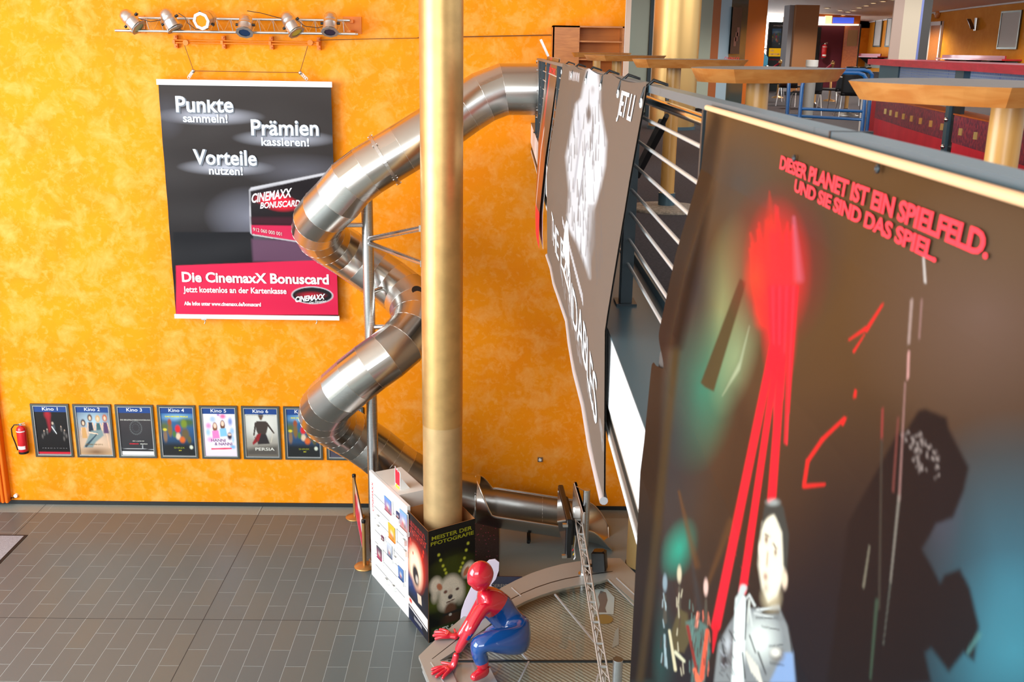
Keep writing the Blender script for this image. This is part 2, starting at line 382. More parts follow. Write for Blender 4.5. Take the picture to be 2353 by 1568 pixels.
# room shell outside the frame: left wall with a glazed band, ceilings
s = MB(); s.bb((-14.3, -8, 0), (-14, D, 1.6)); s.bb((-14.3, -8, 11.6), (-14, D, 12.5)); 
for y in (-8, -2, 4, 10, 16.6): s.bb((-14.3, y, 0), (-14, y+.5, 12.5))
struct(s.build('wall_left', M_white))
struct(MB().bb((-14.3, -8.3, 12.5), (9, D+.3, 12.7)).build('ceiling', M_ceil))
s = MB(); s.bb((-14, -8.3, 0), (15, -8, 6.8)); s.bb((-14, -8.3, 11.9), (15, -8, 12.5)); s.bb((5, -8.3, 6.8), (15, -8, 12.5))
struct(s.build('wall_front', M_white))
struct(MB().bb((5.0, -8, 0), (5.3, D, 6.75)).build('wall_under_gallery', mat('tan_plaster', (150, 120, 90), .8)))  # even tan plaster colour

# ribbed orange panel at the left edge of the wall
M_rib = mat('orange_rib_paint', (226, 112, 14), .45)
rp = thing('ribbed_panel', (-9.5, 17.5, 0), 'vertical orange ribbed cladding panel standing in the corner by the fire extinguisher', 'panel')
MB().bb((-10.2, 17.56, .08), (-9.03, D-.001, 7.5)).build('backing', M_rib, rp)
for k in range(9):
    x = -9.05-k*.075; MB().cyl((x, 17.55, .08), (x, 17.55, 7.5), .028, n=8).build('rib', M_rib, rp)

# door mat
mt = thing('door_mat', (-9, 15, 0), 'grey entrance mat with a black rubber rim on the slate floor', 'mat')
MB().bb((-10.6, 12.2, .0), (-8.17, 16.40, .008)).build('rim', M_darkrub, mt)
MB().bb((-10.6, 12.2, .004), (-8.22, 16.35, .016)).build('pile', mat('mat_pile', (140, 142, 150), .95, noise=.2, nscale=90), mt)

# wall outlets
def wall_disc(name, x, y, label, cat, r=.03):
    p = ony(x, y, D-.01); o = MB()
    o.cyl(p, p+V((0, -.03, 0)), r, n=14); return tag(o.build(name, M_white), label, cat)
t = thing('wall_plug', ony(37, 1139, D), 'round white plug with a dark cable low on the orange wall near the ribbed panel', 'plug')
p = ony(38, 1138, D); MB().cyl(p, p+V((0, -.05, 0)), .035, n=14).build('plug_body', M_white, t)
p2 = ony(31, 1145, D-.03); MB().tube([p+V((0, -.04, 0)), p2, ony(26, 1144, D-.02), ony(24, 1150, D-.02)], .009, 6).build('cable', M_black, t)
p = ony(1241, 1056, D); t = thing('wall_button', p, 'small square grey button plate alone on the orange wall above the slide exit', 'button')
MB().bb(p+V((-.045, -.02, -.045)), p+V((.045, 0, .045))).build('plate', M_alu, t); MB().cyl(p+V((0, -.02, 0)), p+V((0, -.035, 0)), .028, n=12).build('push_button', M_white, t)

# fire extinguisher
def extinguisher(c, h, r, label, name='fire_extinguisher'):
    t = thing(name, c, label, 'fire extinguisher'); c = V(c); red = mat('extinguisher_red', (206, 26, 38), .25, coat=.5)
    MB().lathe(c, (0, 0, 1), [(r*.86, .0), (r, .02), (r, h*.78), (r*.85, h*.85), (r*.45, h*.9), (r*.25, h*.92)], 20).build('cylinder', red, t)
    MB().cyl(c, c+V((0, 0, h*.07)), r*1.04, n=20).build('base_ring', M_black, t)
    v = MB(); v.cyl(c+V((0, 0, h*.9)), c+V((0, 0, h*.97)), r*.28, n=10); v.box(c+V((r*.3, -r*.1, h*.99)), (r*1.5, .02, .012), U=(1, 0, .25)); v.box(c+V((r*.4, -r*.1, h*.94)), (r*1.4, .02, .012), U=(1, 0, .1))
    v.build('valve', M_chrome, t)
    MB().tube([c+V((-r*.2, -r*.2, h*.95)), c+V((-r*1.2, -r*.3, h*.95)), c+V((-r*1.9, -r*.3, h*.82)), c+V((-r*1.9, -r*.3, h*.6)), c+V((-r*1.45, -r*.3, h*.35)), c+V((-r*1.15, -r*.2, h*.1))], .012, 7).build('hose', M_black, t)
    def band(z0, z1, w, m, nm):
        MB().grid(lambda a, b: c+V((math.sin((a-.5)*w)*(r+.0025), -math.cos((a-.5)*w)*(r+.0025), z0+(z1-z0)*b)), 8, 1).build(nm, m, t)
    band(h*.16, h*.27, 1.7, M_white, 'label_sticker'); band(h*.73, h*.765, 2.2, M_white, 'neck_sticker')
    return t
pb = ony(55, 1041, 17.58)
extinguisher(pb, .58, .085, 'red fire extinguisher with a black hose hanging on the orange wall beside the poster frames')

# ---------------------------------------------------------------- Kino poster frames
M_frame = brushed('frame_dark_aluminium', (108, 112, 106), .32, 1, (8, 8, 8), 0)
M_paper = printed('poster_print', .35, .4, .35)
M_blueh = mat('header_blue', (18, 60, 126), .4); M_lett = mat('lettering_white', (238, 240, 242), .5)
def art1(c):
    c.ell(40, 22, 14, 16, (190, 20, 40), 1, .9); c.poly([(34, 22), (48, 22), (46, 62), (40, 70), (38, 50)], (150, 14, 34), 8, .9)
    c.ell(55, 58, 7, 17, (70, 80, 88), .9); c.ell(53, 46, 4, 5, (190, 170, 150), .5); c.line(50, 56, 62, 74, 4, 3, (210, 214, 216))
    for x, y in ((24, 74), (34, 70), (78, 62), (86, 72), (92, 80), (18, 82), (84, 88)): c.ell(x, y, 4, 9, (112, 108, 104), .9, .8)
    for x, y in ((24, 67), (34, 63), (78, 55), (88, 65)): c.ell(x, y, 2.2, 3, (196, 170, 150), .6)
    c.poly([(0, 125), (100, 125), (100, 130), (0, 130)], (200, 24, 48), 1)
def art2(c):
    c.vgrad(0, 130, (40, 92, 128), (196, 160, 120)); c.ell(50, 40, 70, 46, (176, 208, 224), 1, .8); c.ell(50, 95, 80, 40, (214, 186, 160), .8, .8)
    for x, y, hc, dc in ((18, 44, (46, 28, 26), (196, 150, 92)), (40, 30, (70, 44, 30), (30, 42, 60)), (64, 32, (196, 156, 100), (52, 92, 96)), (86, 30, (176, 92, 50), (84, 56, 92))):
        c.ell(x, y, 9, 12, hc, .4); c.ell(x, y+1, 4.5, 7, (232, 190, 160), .4); c.poly([(x-6, y+12), (x+6, y+12), (x+9, y+42), (x-7, y+42)], dc, 3); c.line(x-7, y+14, x-10, y+34, 4, 3, (226, 180, 150)); c.line(x+7, y+14, x+11, y+34, 4, 3, (226, 180, 150))
    c.poly([(12, 112), (40, 66), (74, 62), (78, 78), (52, 96), (40, 112)], (120, 140, 140), 4); c.line(20, 108, 60, 72, 8, 3, (40, 62, 78)); c.line(34, 70, 60, 74, 5, 3, (232, 196, 170))
    c.line(88, 74, 92, 112, 4, 3, (226, 180, 150)); c.ell(50, 124, 60, 18, (120, 88, 60), .9, .9)
def art3(c):
    c.vgrad(0, 130, (58, 52, 54), (30, 32, 36))
    for k in range(22):
        a = k*2*math.pi/22; c.ell(50+18*math.cos(a), 56+18*math.sin(a), 2.4, 2.6, (98, 104, 104), .7)
    for k in range(12): a = k*2*math.pi/12; c.ell(50+11*math.cos(a), 56+11*math.sin(a), 2, 2, (74, 80, 84), .7)
    c.line(0, 113, 100, 115, 1.6, 1.6, (200, 204, 206)); c.line(66, 98, 66, 113, 1, 4, (170, 174, 178)); c.poly([(0, 121), (100, 121), (100, 131), (0, 131)], (226, 230, 230), 1)
def art4(c):
    c.vgrad(0, 130, (48, 108, 168), (18, 22, 20)); c.ell(50, 26, 60, 14, (150, 196, 220), 1, .8); c.ell(80, 40, 40, 16, (64, 92, 52), .7)
    c.ell(10, 52, 30, 22, (84, 96, 50), .8)
    # plain coloured crowd shapes in place of the film's figures
    for x, y, rx, ry, col in ((26, 40, 8, 13, (148, 72, 34)), (26, 62, 9, 22, (120, 92, 44)), (70, 44, 12, 16, (112, 132, 34)), (72, 72, 16, 22, (96, 82, 52)), (50, 58, 11, 14, (206, 34, 34)), (50, 78, 10, 12, (214, 190, 160)), (62, 88, 11, 12, (204, 96, 36)), (38, 72, 7, 12, (70, 110, 50)), (10, 78, 8, 22, (128, 100, 74)), (84, 88, 8, 14, (90, 84, 46)), (10, 60, 8, 5, (206, 190, 50))):
        c.ell(x, y, rx, ry, col, .5)
    c.poly([(0, 98), (100, 98), (100, 130), (0, 130)], (16, 18, 16), 14, .95); c.ell(88, 108, 7, 7, (206, 214, 196), .5)
def art5(c):
    c.vgrad(0, 130, (236, 236, 244), (226, 214, 232))
    for x, y, rx, ry, col in ((30, 30, 14, 12, (150, 180, 228)), (62, 22, 14, 10, (226, 60, 140)), (84, 36, 10, 16, (90, 120, 190)), (16, 48, 12, 12, (226, 120, 180)), (14, 66, 10, 14, (140, 190, 232)), (88, 62, 10, 14, (130, 180, 230)), (20, 86, 14, 10, (232, 150, 200)), (88, 106, 12, 8, (90, 170, 226)), (48, 18, 6, 5, (150, 70, 160)), (90, 84, 6, 16, (150, 196, 236))): c.ell(x, y, rx, ry, col, .7, .85)
    for x, y, hc, tc in ((36, 48, (128, 84, 56), (226, 128, 190)), (60, 42, (104, 66, 46), (128, 190, 226))):
        c.ell(x, y+4, 9, 16, hc, .3); c.ell(x, y, 5.5, 8, (240, 200, 176), .3); c.poly([(x-10, y+14), (x+10, y+12), (x+13, y+34), (x-9, y+36)], tc, 3)
    c.ell(80, 76, 9, 13, (50, 40, 60), .5); c.ell(80, 72, 7, 4, (232, 196, 176), .5)
    c.poly([(20, 110), (84, 108), (84, 112), (20, 114)], (224, 50, 90), 1)
def art6(c):
    c.vgrad(0, 130, (214, 216, 208), (120, 112, 98)); c.ell(50, 50, 70, 40, (226, 228, 222), 1, .8)
    dk = (58, 46, 40)
    c.ell(50, 18, 10, 10, (62, 48, 42), .4); c.ell(50, 24, 6, 9, (92, 70, 56), .4); c.poly([(36, 34), (66, 34), (72, 46), (66, 64), (62, 72), (40, 72), (34, 60), (32, 44)], dk, 3)
    c.line(33, 40, 26, 72, 7, 5, dk, .3); c.line(68, 40, 88, 66, 7, 5, dk, .3); c.poly([(40, 70), (64, 70), (74, 96), (36, 98)], (34, 28, 30), 3); c.poly([(36, 70), (48, 68), (40, 88), (22, 100), (20, 94)], (136, 20, 28), 3)
    c.line(28, 78, 36, 92, 2, 2, (60, 50, 40)); c.line(86, 66, 78, 92, 2, 3, (196, 190, 170)); c.poly([(0, 112), (40, 104), (100, 100), (100, 130), (0, 130)], (70, 66, 62), 14, .9)
def art8(c): c.vgrad(0, 130, (40, 40, 50), (70, 66, 80)); c.ell(50, 60, 40, 40, (150, 120, 90), .9)
LET = {n: mat('lettering_'+n, c, .5) for n, c in dict(red=(226, 40, 60), grey=(150, 150, 152), yellow=(226, 222, 40), purple=(108, 40, 110), green=(140, 150, 30), pale=(206, 206, 196), gold=(120, 96, 50)).items()}
kinos = [(art1, [('PREDATORS', .14, .90, .882, .016, 'grey', .0, 1.7)], 'a dark print with a red streak'),
 (art2, [('SEX AND THE CITY 2', .2, .72, .80, .028, 'gold', .01, 1.0)], 'a print of four women before a blue sky'),
 (art3, [('DIE BIELEFELDVERSCHWÖRUNG', .04, .97, .275, .026, 'pale', .01, 1.0), ('AB 2. JUNI IM', .36, .72, .715, .022, 'pale', .01, 1.0), ('CINEMAXX', .26, .55, .775, .024, 'red', .02, 1.), ('BIELEFELD', .60, .82, .775, .022, 'pale', .02, 1.)], 'a near-black print with a ring of dots'),
 (art4, [('DAS GROSSE FINALE', .14, .84, .195, .026, 'yellow', .03, 1.0), ('SHREK', .34, .68, .855, .036, 'green', .0, 1.0), ('3D', .48, .57, .905, .024, 'yellow', .0, 1.)], 'a colourful crowd print under a yellow headline'),
 (art5, [('HANNI', .22, .66, .70, .062, 'purple', .0, 1.0), ('& NANNI', .32, .86, .775, .062, 'purple', .0, 1.0)], 'a pale pink and blue print with two girls'),
 (art6, [('BESTIMME DIE ZUKUNFT', .06, .96, .145, .020, 'grey', .0, 1.1), ('PERSIA', .28, .88, .875, .06, 'pale', .02, 1.)], 'a grey print of a lone figure seen from behind'),
 (art4, [('DAS GROSSE FINALE', .14, .84, .195, .026, 'yellow', .03, 1.0), ('SHREK', .34, .68, .855, .036, 'green', .0, 1.0), ('3D', .48, .57, .905, .024, 'yellow', .0, 1.)], 'a colourful print cut off by the slide'),
 (art8, [], 'its print nearly hidden behind the steel slide')]
def poster_frame(x0, z0, w, h, Y, head, art, texts, label, group, seam=.045, dark=M_frame):
    t = thing('poster_frame', (x0+w/2, Y, z0), label, 'poster frame', group)
    for nm, m, a, b_, d0, d1 in (('outer_frame', dark, 0, .036, .0, .035), ('inner_frame', M_alu, .036, .052, .0, .028)):
        f = MB()
        for lo, hi in (((x0+a, z0+a), (x0+w-a, z0+b_)), ((x0+a, z0+h-b_), (x0+w-a, z0+h-a)), ((x0+a, z0+b_), (x0+b_, z0+h-b_)), ((x0+w-b_, z0+b_), (x0+w-a, z0+h-b_))):
            f.bb((lo[0], Y-d1, lo[1]), (hi[0], Y-d0, hi[1]))
        f.build(nm, m, t)
    a = .052; W, Hh = w-2*a, h-2*a; y = Y-.012
    P = lambda u, v: V((x0+a+W*u, y, z0+h-a-Hh*v))
    ps = print_sheet('poster', P, 60, 84, 100, 131, art, M_paper, t)
    if head:
        MB().bb((x0+a, y-.002, z0+h-a-Hh*.118), (x0+a+W, y-.001, z0+h-a)).build('header_strip', M_blueh, t)
        text_flat('header_lettering', head, P(.26, .085), P(.74, .085), (0, 0, 1), Hh*.068, M_lett, t, .008)
    for s_, u0, u1, v, hh, m, bold, sp in texts:
        text_flat('poster_lettering', s_, P(u0, v), P(u1, v), (0, 0, 1), Hh*hh, LET[m], ps, bold, space=sp)
    return t
KX = -8.470
for k, (art, tx, d) in enumerate(kinos):
    poster_frame(KX+k*.7605, .953, .69, 1.032, D, 'Kino %d' % (k+1), art, tx, 'poster frame headed Kino %d holding %s' % (k+1, d), 'cinema programme frames in a row')

# ---------------------------------------------------------------- hanging banner with the card offer
BX0, BX1, BZ0, BZ1, BY = -5.67, -2.83, 3.655, 7.72, 17.52
bn = thing('hanging_banner', ((BX0+BX1)/2, BY, BZ0), 'large dark and crimson banner with white lettering hanging on the orange wall', 'banner')
M_banner = printed('banner_vinyl', .45, .14)
def bpt(x, y, off=0.): p = ony(x, y, BY); return V((p[0], BY+bw(p[0], p[2])-off, p[2]))
def bw(x, z): return .006*math.sin(z*9+math.sin(x*2))+.004*math.sin(x*5+z*3)
def fz(u, v):
    x = BX0+(BX1-BX0)*u; z = BZ1-.05+(BZ0+.05-BZ1+.05)*v; return V((x, BY+bw(x, z), z))
def paint_banner(c):
    # print frame: metres from the top left corner
    c.vgrad(0, 4, (52, 46, 44), (20, 20, 24))
    def g(px, py, rx, ry, col, a, soft=1.): p = ony(px, py, BY); c.ell(p[0]-BX0, BZ1-p[2], rx, ry, col, soft, a)
    g(480, 262, .95, .16, (188, 192, 206), .85); g(655, 315, .9, .16, (188, 192, 206), .85); g(520, 383, .85, .15, (188, 192, 206), .85)
    g(575, 500, .8, .55, (120, 122, 136), .85); g(385, 262, .3, .4, (84, 84, 94), .6); g(690, 390, 1.1, .3, (96, 96, 106), .7)
    def P(*pts): return [(ony(a, b, BY)[0]-BX0, BZ1-ony(a, b, BY)[2]) for a, b in pts]
    c.poly(P((398, 535), (582, 535), (582, 620), (400, 620)), (22, 22, 26), .02)
    c.poly(P((578, 552), (700, 556), (782, 590), (782, 606), (582, 604)), (92, 62, 84), .05)
    c.poly(P((405, 614), (790, 599), (790, 730), (405, 730)), (206, 34, 72), .015)
    # the card
    c.poly(P((572, 436), (577, 430), (800, 384), (800, 590), (690, 560), (580, 543), (575, 538)), (190, 190, 196), .015)
    c.poly(P((575, 439), (800, 389), (800, 586), (690, 557), (578, 540)), (22, 14, 18), .02)
    c.poly(P((576, 500), (800, 500), (800, 520), (577, 516)), (58, 20, 32), .05); c.poly(P((577, 519), (800, 522), (800, 586), (690, 557), (579, 540)), (196, 36, 76), .02)
    c.poly(P((575, 441), (640, 425), (640, 470), (576, 470)), (34, 26, 30), .1, .7)
    g(628, 458, .36, .13, (226, 20, 50), .9, .55); g(650, 470, .34, .14, (226, 20, 50), .8, .55)
    # oval badge
    g(718, 684, .375, .165, (196, 198, 204), 1, .06); g(718, 684, .355, .148, (24, 20, 24), 1, .06); g(716, 684, .3, .08, (190, 30, 50), .8, .8)
bs = print_sheet('banner_sheet', fz, 220, 300, BX1-BX0, BZ1-BZ0, paint_banner, M_banner, bn)
MB().bb((BX0-.02, BY-.025, BZ1-.09), (BX1+.02, BY+.02, BZ1+.0)).build('top_rail', M_white, bn)
MB().bb((BX0-.02, BY-.025, BZ0), (BX1+.02, BY+.02, BZ0+.075)).build('bottom_rail', M_white, bn)
M_silver = mat('lettering_silver', (206, 216, 228), .5); M_lw = mat('lettering_bright', (244, 244, 246), .5); M_edge = mat('lettering_outline', (96, 104, 116), .5)
def btext(body, x0, x1, y0, y1, hpx, m, bold, shear=0., nm='banner_lettering', sp=1.):
    p0, p1 = bpt(x0, y0, .012), bpt(x1, y1, .012); h = hpx*D/F*1.02
    return text_flat(nm, body, p0, p1, (0, 0, 1), h, m, bs, bold, 0, sp, shear)
for body, x0, x1, y, dy, h in (('Punkte', 405, 537, 257, 1, 33), ('Prämien', 578, 733, 310, 1, 33), ('Vorteile', 445, 591, 377, 3, 32)):
    p0, p1 = bpt(x0+2, y+2, .009), bpt(x1+2, y+dy+2, .009); text_flat('lettering_shadow', body, p0, p1, (0, 0, 1), h*D/F*1.02, M_edge, bs, .04, 0)
    btext(body, x0, x1, y, y+dy, h, M_silver, .022)
btext('sammeln!', 421, 524, 280, 282, 17, M_silver, .028); btext('kassieren!', 601, 711, 334, 336, 17, M_silver, .028); btext('nutzen!', 481, 559, 400, 402, 17, M_silver, .028)
btext('Die CinemaxX Bonuscard', 419, 756, 647, 653, 22, M_lw, .03); btext('Jetzt kostenlos an der Kartenkasse', 422, 659, 671, 675, 13, M_lw, .022)
btext('Alle Infos unter www.cinemaxx.de/bonuscard', 424, 600, 701, 704, 8.5, M_lw, .03)
M_logo = mat('lettering_logo', (240, 226, 232), .5)
btext('CINEMAXX', 579, 672, 466, 452, 19, M_logo, .03, .25); btext('BONUSCARD', 598, 690, 479, 473, 13, M_logo, .03, .25)
btext('912 060 000 001', 582, 648, 531, 542, 8, LET['pale'], .0); btext('Persönliche Bonusnummer', 583, 628, 541, 549, 4, LET['pale'], .0)
btext('CINEMAXX', 679, 748, 694, 687, 12, M_lw, .04, .25); btext('Der Filmpalast', 712, 750, 698, 694, 5.5, M_lw, .0)
# chains, rings, cords, bottom hooks
M_cord = mat('thin_steel_cord', (120, 80, 40), .5, .3)
for xr, xr2 in ((444, 433), (690, 706)):
    pr = ony(xr, 163 if xr < 500 else 167, BY); pe = ony(xr2, 179 if xr < 500 else 183, BY)
    h = MB(); h.ball(pr, .035, 10); 
    for q in range(5): c0 = pr+(pe-pr)*(q+.5)/5; h.tube([c0+V((math.cos(a)*.02, 0, math.sin(a)*.028)) for a in np.linspace(0, 2*math.pi, 9)[:-1]], .006, 5, closed=True)
    h.build('hanging_chain', M_alu, bn)
for x in (469, 726):
    pr = ony(x, 733, BY); h = MB(); h.box(pr, (.09, .03, .03)); h.tube([pr, pr+V((.02, 0, -.05)), pr+V((0, 0, -.09))], .01, 6); h.build('bottom_hook', M_alu, bn)
c = MB(); c.tube([ony(444, 163, BY), ony(690, 167, BY)], .006, 5); c.build('cross_cord', M_cord, bn)
for a, b_ in (((444, 160), (424, 104)), ((690, 164), (707, 106))): MB().tube([ony(*a, BY), ony(*b_, 17.5)], .006, 5).build('lifting_cord', M_cord, bn)
# painted pulley rail
M_opaint = mat('orange_painted_steel', (228, 122, 10), .5)
rl = thing('pulley_rail', ony(565, 97, D), 'thin orange painted pulley rail on four brackets below the truss', 'rail')
for y in (-3, 3): MB().cyl(ony(398, 95+y, 17.52), ony(733, 100+y, 17.52), .012, n=8).build('rail_tube', M_opaint, rl)
for x in (403, 513, 623, 732):
    p = ony(x, 96+(x-403)*.014, 17.6); b = MB(); b.bb(p+V((-.028, 0, -.1)), p+V((.028, .08, .1))); b.bb(p+V((-.02, -.1, -.03)), p+V((.02, .02, .03)))
    for z in (-.075, .075): b.cyl(p+V((0, -.02, z)), p+V((0, .02, z)), .014, n=8)
    b.build('bracket', M_opaint, rl)
for x in (427, 713): p = ony(x, 98, 17.5); MB().cyl(p+V((0, -.02, 0)), p+V((0, .02, 0)), .045, n=14).build('pulley', M_opaint, rl)
MB().tube([ony(733, 92, 17.6), ony(1269, 81, 17.6)], .006, 5).build('pull_cord', M_cord, rl); MB().tube([ony(960, 86, 17.62), ony(1266, 80, 17.62)], .005, 5).build('pull_cord', M_cord, rl)

# ---------------------------------------------------------------- lighting truss with six par cans
ty, tyb = 17.22, 17.56
tr = thing('lighting_truss', ony(560, 75, ty), 'long aluminium lattice truss bolted high on the orange wall above the banner', 'truss')
A0, A1 = ony(265, 70, ty), ony(817, 78, ty); B0, B1 = ony(318, 41, tyb), ony(804, 47, tyb); C0, C1 = A0+V((.45, .3, 0)), A1+V((0, .3, 0))
MB().cyl(A0, A1, .024, n=10).build('lower_chord', M_alu, tr); MB().cyl(B0, B1, .024, n=10).build('upper_chord', M_alu, tr); MB().cyl(C0, C1, .022, n=10).build('rear_chord', M_alu, tr)
nb = 15
for k in range(nb):
    a = A0+(A1-A0)*(.1+.88*k/nb); b = B0+(B1-B0)*((k+.5)/nb); a2 = A0+(A1-A0)*(.1+.88*(k+1)/nb)
    m = MB(); m.cyl(a, b, .009, n=6); m.cyl(b, a2, .009, n=6); a3 = C0+(C1-C0)*((k)/nb); m.cyl(a3, b, .008, n=6); m.build('brace', M_alu, tr)
for x in ((298, 335, 36, 76), (788, 831, 38, 78)):
    p = ony(x[0], x[2], D-.012); q = ony(x[1], x[3], D-.012); m = MB(); m.bb((p[0], D-.02, q[2]), (q[0], D, p[2])); xm = (p[0]+q[0])/2
    m.bb((xm-.03, ty, q[2]), (xm+.03, D, q[2]+.05)); m.bb((xm-.03, tyb, p[2]-.1), (xm+.03, D, p[2]-.05)); m.build('wall_bracket', M_opaint, tr)
def par_can(prear, pfront, Y, dy, gel, label):
    """prear, pfront: ends of the can; dy: how far the front leans out from the wall"""
    a = ony(*prear, Y); b = ony(*pfront, Y-dy); ax = unit(b-a); L = np.linalg.norm(b-a); R = .108
    t = thing('stage_lamp', (a+b)/2, label, 'stage lamp', 'stage lamps along the truss')
    MB().lathe(a, ax, [(.0, -.04), (R*.45, -.03), (R*.8, .0), (R*.97, .05), (R*1.0, .09), (R*1.03, .1), (R*1.0, .11), (R*1.02, L*.5), (R*1.08, L*.52), (R*1.03, L*.55), (R*1.08, L-.02)], 24).build('lamp_housing', M_alu, t)
    u, w, _ = frame(ax); o = MB(); n = 8; ro, ri = R*1.32, R*.86
    for z0 in (0, .014): 
        P = [b+ax*z0+(u*math.cos(k*2*math.pi/n)+w*math.sin(k*2*math.pi/n))*ro for k in range(n)]+[b+ax*z0+(u*math.cos(k*2*math.pi/n)+w*math.sin(k*2*math.pi/n))*ri for k in range(n)]
        o.add(P, [(k, (k+1) % n, n+(k+1) % n, n+k) for k in range(n)])
    P = [b+ax*z+(u*math.cos(k*2*math.pi/n)+w*math.sin(k*2*math.pi/n))*ro for z in (0, .014) for k in range(n)]
    o.add(P, [(k, (k+1) % n, n+(k+1) % n, n+k) for k in range(n)]); o.build('gel_frame', mat('gel_frame_grey', (150, 150, 148), .45, .6), t)
    MB().cyl(b, b+ax*.006, ri, n=20).build('colour_gel', mat('gel_'+gel[0], gel[1], .6, spec=.1), t)
    mid = (a+b)/2; sd = unit(np.cross(ax, (0, 1, 0))); yk = MB(); top = mid+V((0, .17, .02))
    yk.tube([mid+sd*(R+.01), mid+sd*(R+.015)+(top-mid)*.6, top, mid-sd*(R+.015)+(top-mid)*.6, mid-sd*(R+.01)], .011, 6); yk.build('yoke', M_dsteel, t)
    k = MB(); 
    for s_ in (-1, 1): k.cyl(mid+sd*s_*(R-.01), mid+sd*s_*(R+.045), .022, n=8)
    k.build('tilt_knob', M_black, t); return t
par_can((284, 30), (318, 63), 17.2, .05, ('pale', (176, 190, 150)), 'leftmost stage lamp on the truss, tilted right, with a pale green gel')
par_can((378, 26), (402, 66), 17.2, .03, ('straw', (206, 196, 160)), 'chrome stage lamp second from the left truss end, tilted slightly right')
par_can((486, 38), (463, 48), 17.25, .34, ('amber', (240, 130, 16)), 'chrome stage lamp facing the viewer with a bright orange gel')
par_can((566, 40), (562, 74), 17.2, .16, ('navy', (36, 56, 88)), 'chrome stage lamp pointing down with a dark blue gel')
par_can((656, 34), (681, 74), 17.2, .10, ('yellow', (206, 200, 90)), 'chrome stage lamp tilted right with a yellow gel')
par_can((760, 34), (758, 73), 17.2, .16, ('plum', (52, 44, 62)), 'rightmost stage lamp on the truss with a dark plum gel')
for wh, pts in (('the two leftmost', [(318, 42), (345, 50), (370, 46)]), ('the second and the orange', [(410, 30), (425, 40), (430, 52), (450, 68), (480, 66)]), ('the three rightmost', [(568, 25), (600, 30), (645, 42), (680, 44), (700, 60), (730, 64), (745, 60)])):
    tag(MB().tube([ony(x, y, 17.12) for x, y in pts], .006, 5).build('lamp_cable', M_black), 'thin black cable looping between '+wh+' stage lamps', 'cable', 'lamp cables on the truss')

# ---------------------------------------------------------------- big gold column and its cardboard wrap
gx, gy = -.79, 13.72
gc = thing('gold_column', (gx, gy, 0), 'tall gold painted round column rising out of a printed cardboard box', 'column')
MB().cyl((gx, gy, 0), (gx, gy, 3.17), .281, n=48, caps=False).build('lower_shaft', mat('gold_column_lower', (206, 174, 124), .45, .6, noise=.08, nscale=4), gc)
MB().cyl((gx, gy, 3.17), (gx, gy, 12.5), .284, n=48, caps=False).build('upper_shaft', M_gold, gc)

# ================================================================ printed cardboard box round the column
bf, br, bl_ = V((-.965, 13.14, 0)), V((-.318, 13.57, 0)), V((-1.337, 13.88, 0)); bb_ = bl_+(br-bf)*1.02; BH = 1.77
bx = thing('cardboard_display_box', (-.83, 13.65, 0), 'tall printed cardboard box wrapped round the foot of the gold column', 'display box')
M_kraft = mat('brown_cardboard', (170, 112, 62), .8); M_print = printed('box_print', .35, .4)
def sidewall(a, b, nm): n = unit(np.cross(b-a, (0, 0, 1))); return MB().prism([a, b, b+V((0, 0, BH)), a+V((0, 0, BH))], -n*.006).build(nm, M_kraft, bx)
for a, b in ((bl_, bf), (bf, br), (br, bb_), (bb_, bl_)): sidewall(a, b, 'side_panel')
n1 = unit(np.cross(br-bf, (0, 0, 1))); n0 = unit(np.cross(bf-bl_, (0, 0, 1)))
def pf1(u, v): return bf+(br-bf)*u+V((0, 0, BH*(1-v)))+n1*.004
def pf0(u, v): return bl_+(bf-bl_)*u+V((0, 0, BH*(1-v)))+n0*.004
def art_dog(c):   # 78 x 177
    c.vgrad(0, 177, (16, 14, 10), (12, 12, 8)); c.ell(39, 95, 50, 60, (74, 80, 8), 1, .8); c.ell(40, 60, 46, 14, (66, 70, 10), .9, .7); c.ell(70, 112, 30, 20, (96, 104, 12), 1, .7); c.ell(8, 118, 26, 16, (84, 96, 14), 1, .7)
    c.poly([(30, 50), (48, 50), (52, 84), (26, 84)], (56, 62, 14), 4, .8)
    for x, y in ((17, 41), (20, 50), (24, 60), (27, 67), (29, 73), (66, 36), (63, 46), (60, 58), (57, 65), (54, 71), (52, 76)): c.ell(x, y, 3.2, 3.4, (196, 200, 60), .8)
    w = (226, 212, 190); c.ell(12, 88, 13, 17, w, .5); c.ell(66, 78, 12, 16, w, .5, rot=.5); c.ell(10, 105, 8, 14, w, .7, .8); c.ell(36, 102, 23, 28, w, .35); c.ell(30, 120, 18, 18, w, .6); c.ell(52, 110, 12, 24, w, .7, .9)
    c.ell(18, 92, 5, 8, (190, 118, 84), .4, rot=-.5); c.ell(63, 80, 5, 10, (190, 110, 76), .4, rot=.5)
    c.ell(28, 103, 4.2, 3.6, (116, 76, 62), .5); c.ell(48, 104, 4, 3, (90, 60, 50), .5); c.ell(36, 113, 4.6, 4.6, (52, 42, 46), .3); c.line(30, 121, 43, 119, 2.5, 2, (96, 60, 52)); c.ell(36, 105, 6, 8, (206, 176, 150), .9, .6)
    c.ell(36, 134, 12, 15, (104, 66, 46), .4); c.ell(38, 152, 22, 20, (72, 44, 30), .7); c.line(24, 140, 52, 139, 5, 5, (34, 30, 28)); c.ell(36, 142, 3, 2.6, (196, 190, 180), .3)
    c.poly([(0, 165), (78, 165), (78, 177), (0, 177)], (10, 10, 8), 8)
    c.poly([(4, 155), (70, 155), (70, 171), (4, 171)], (42, 52, 18), 3); c.speck(.08)
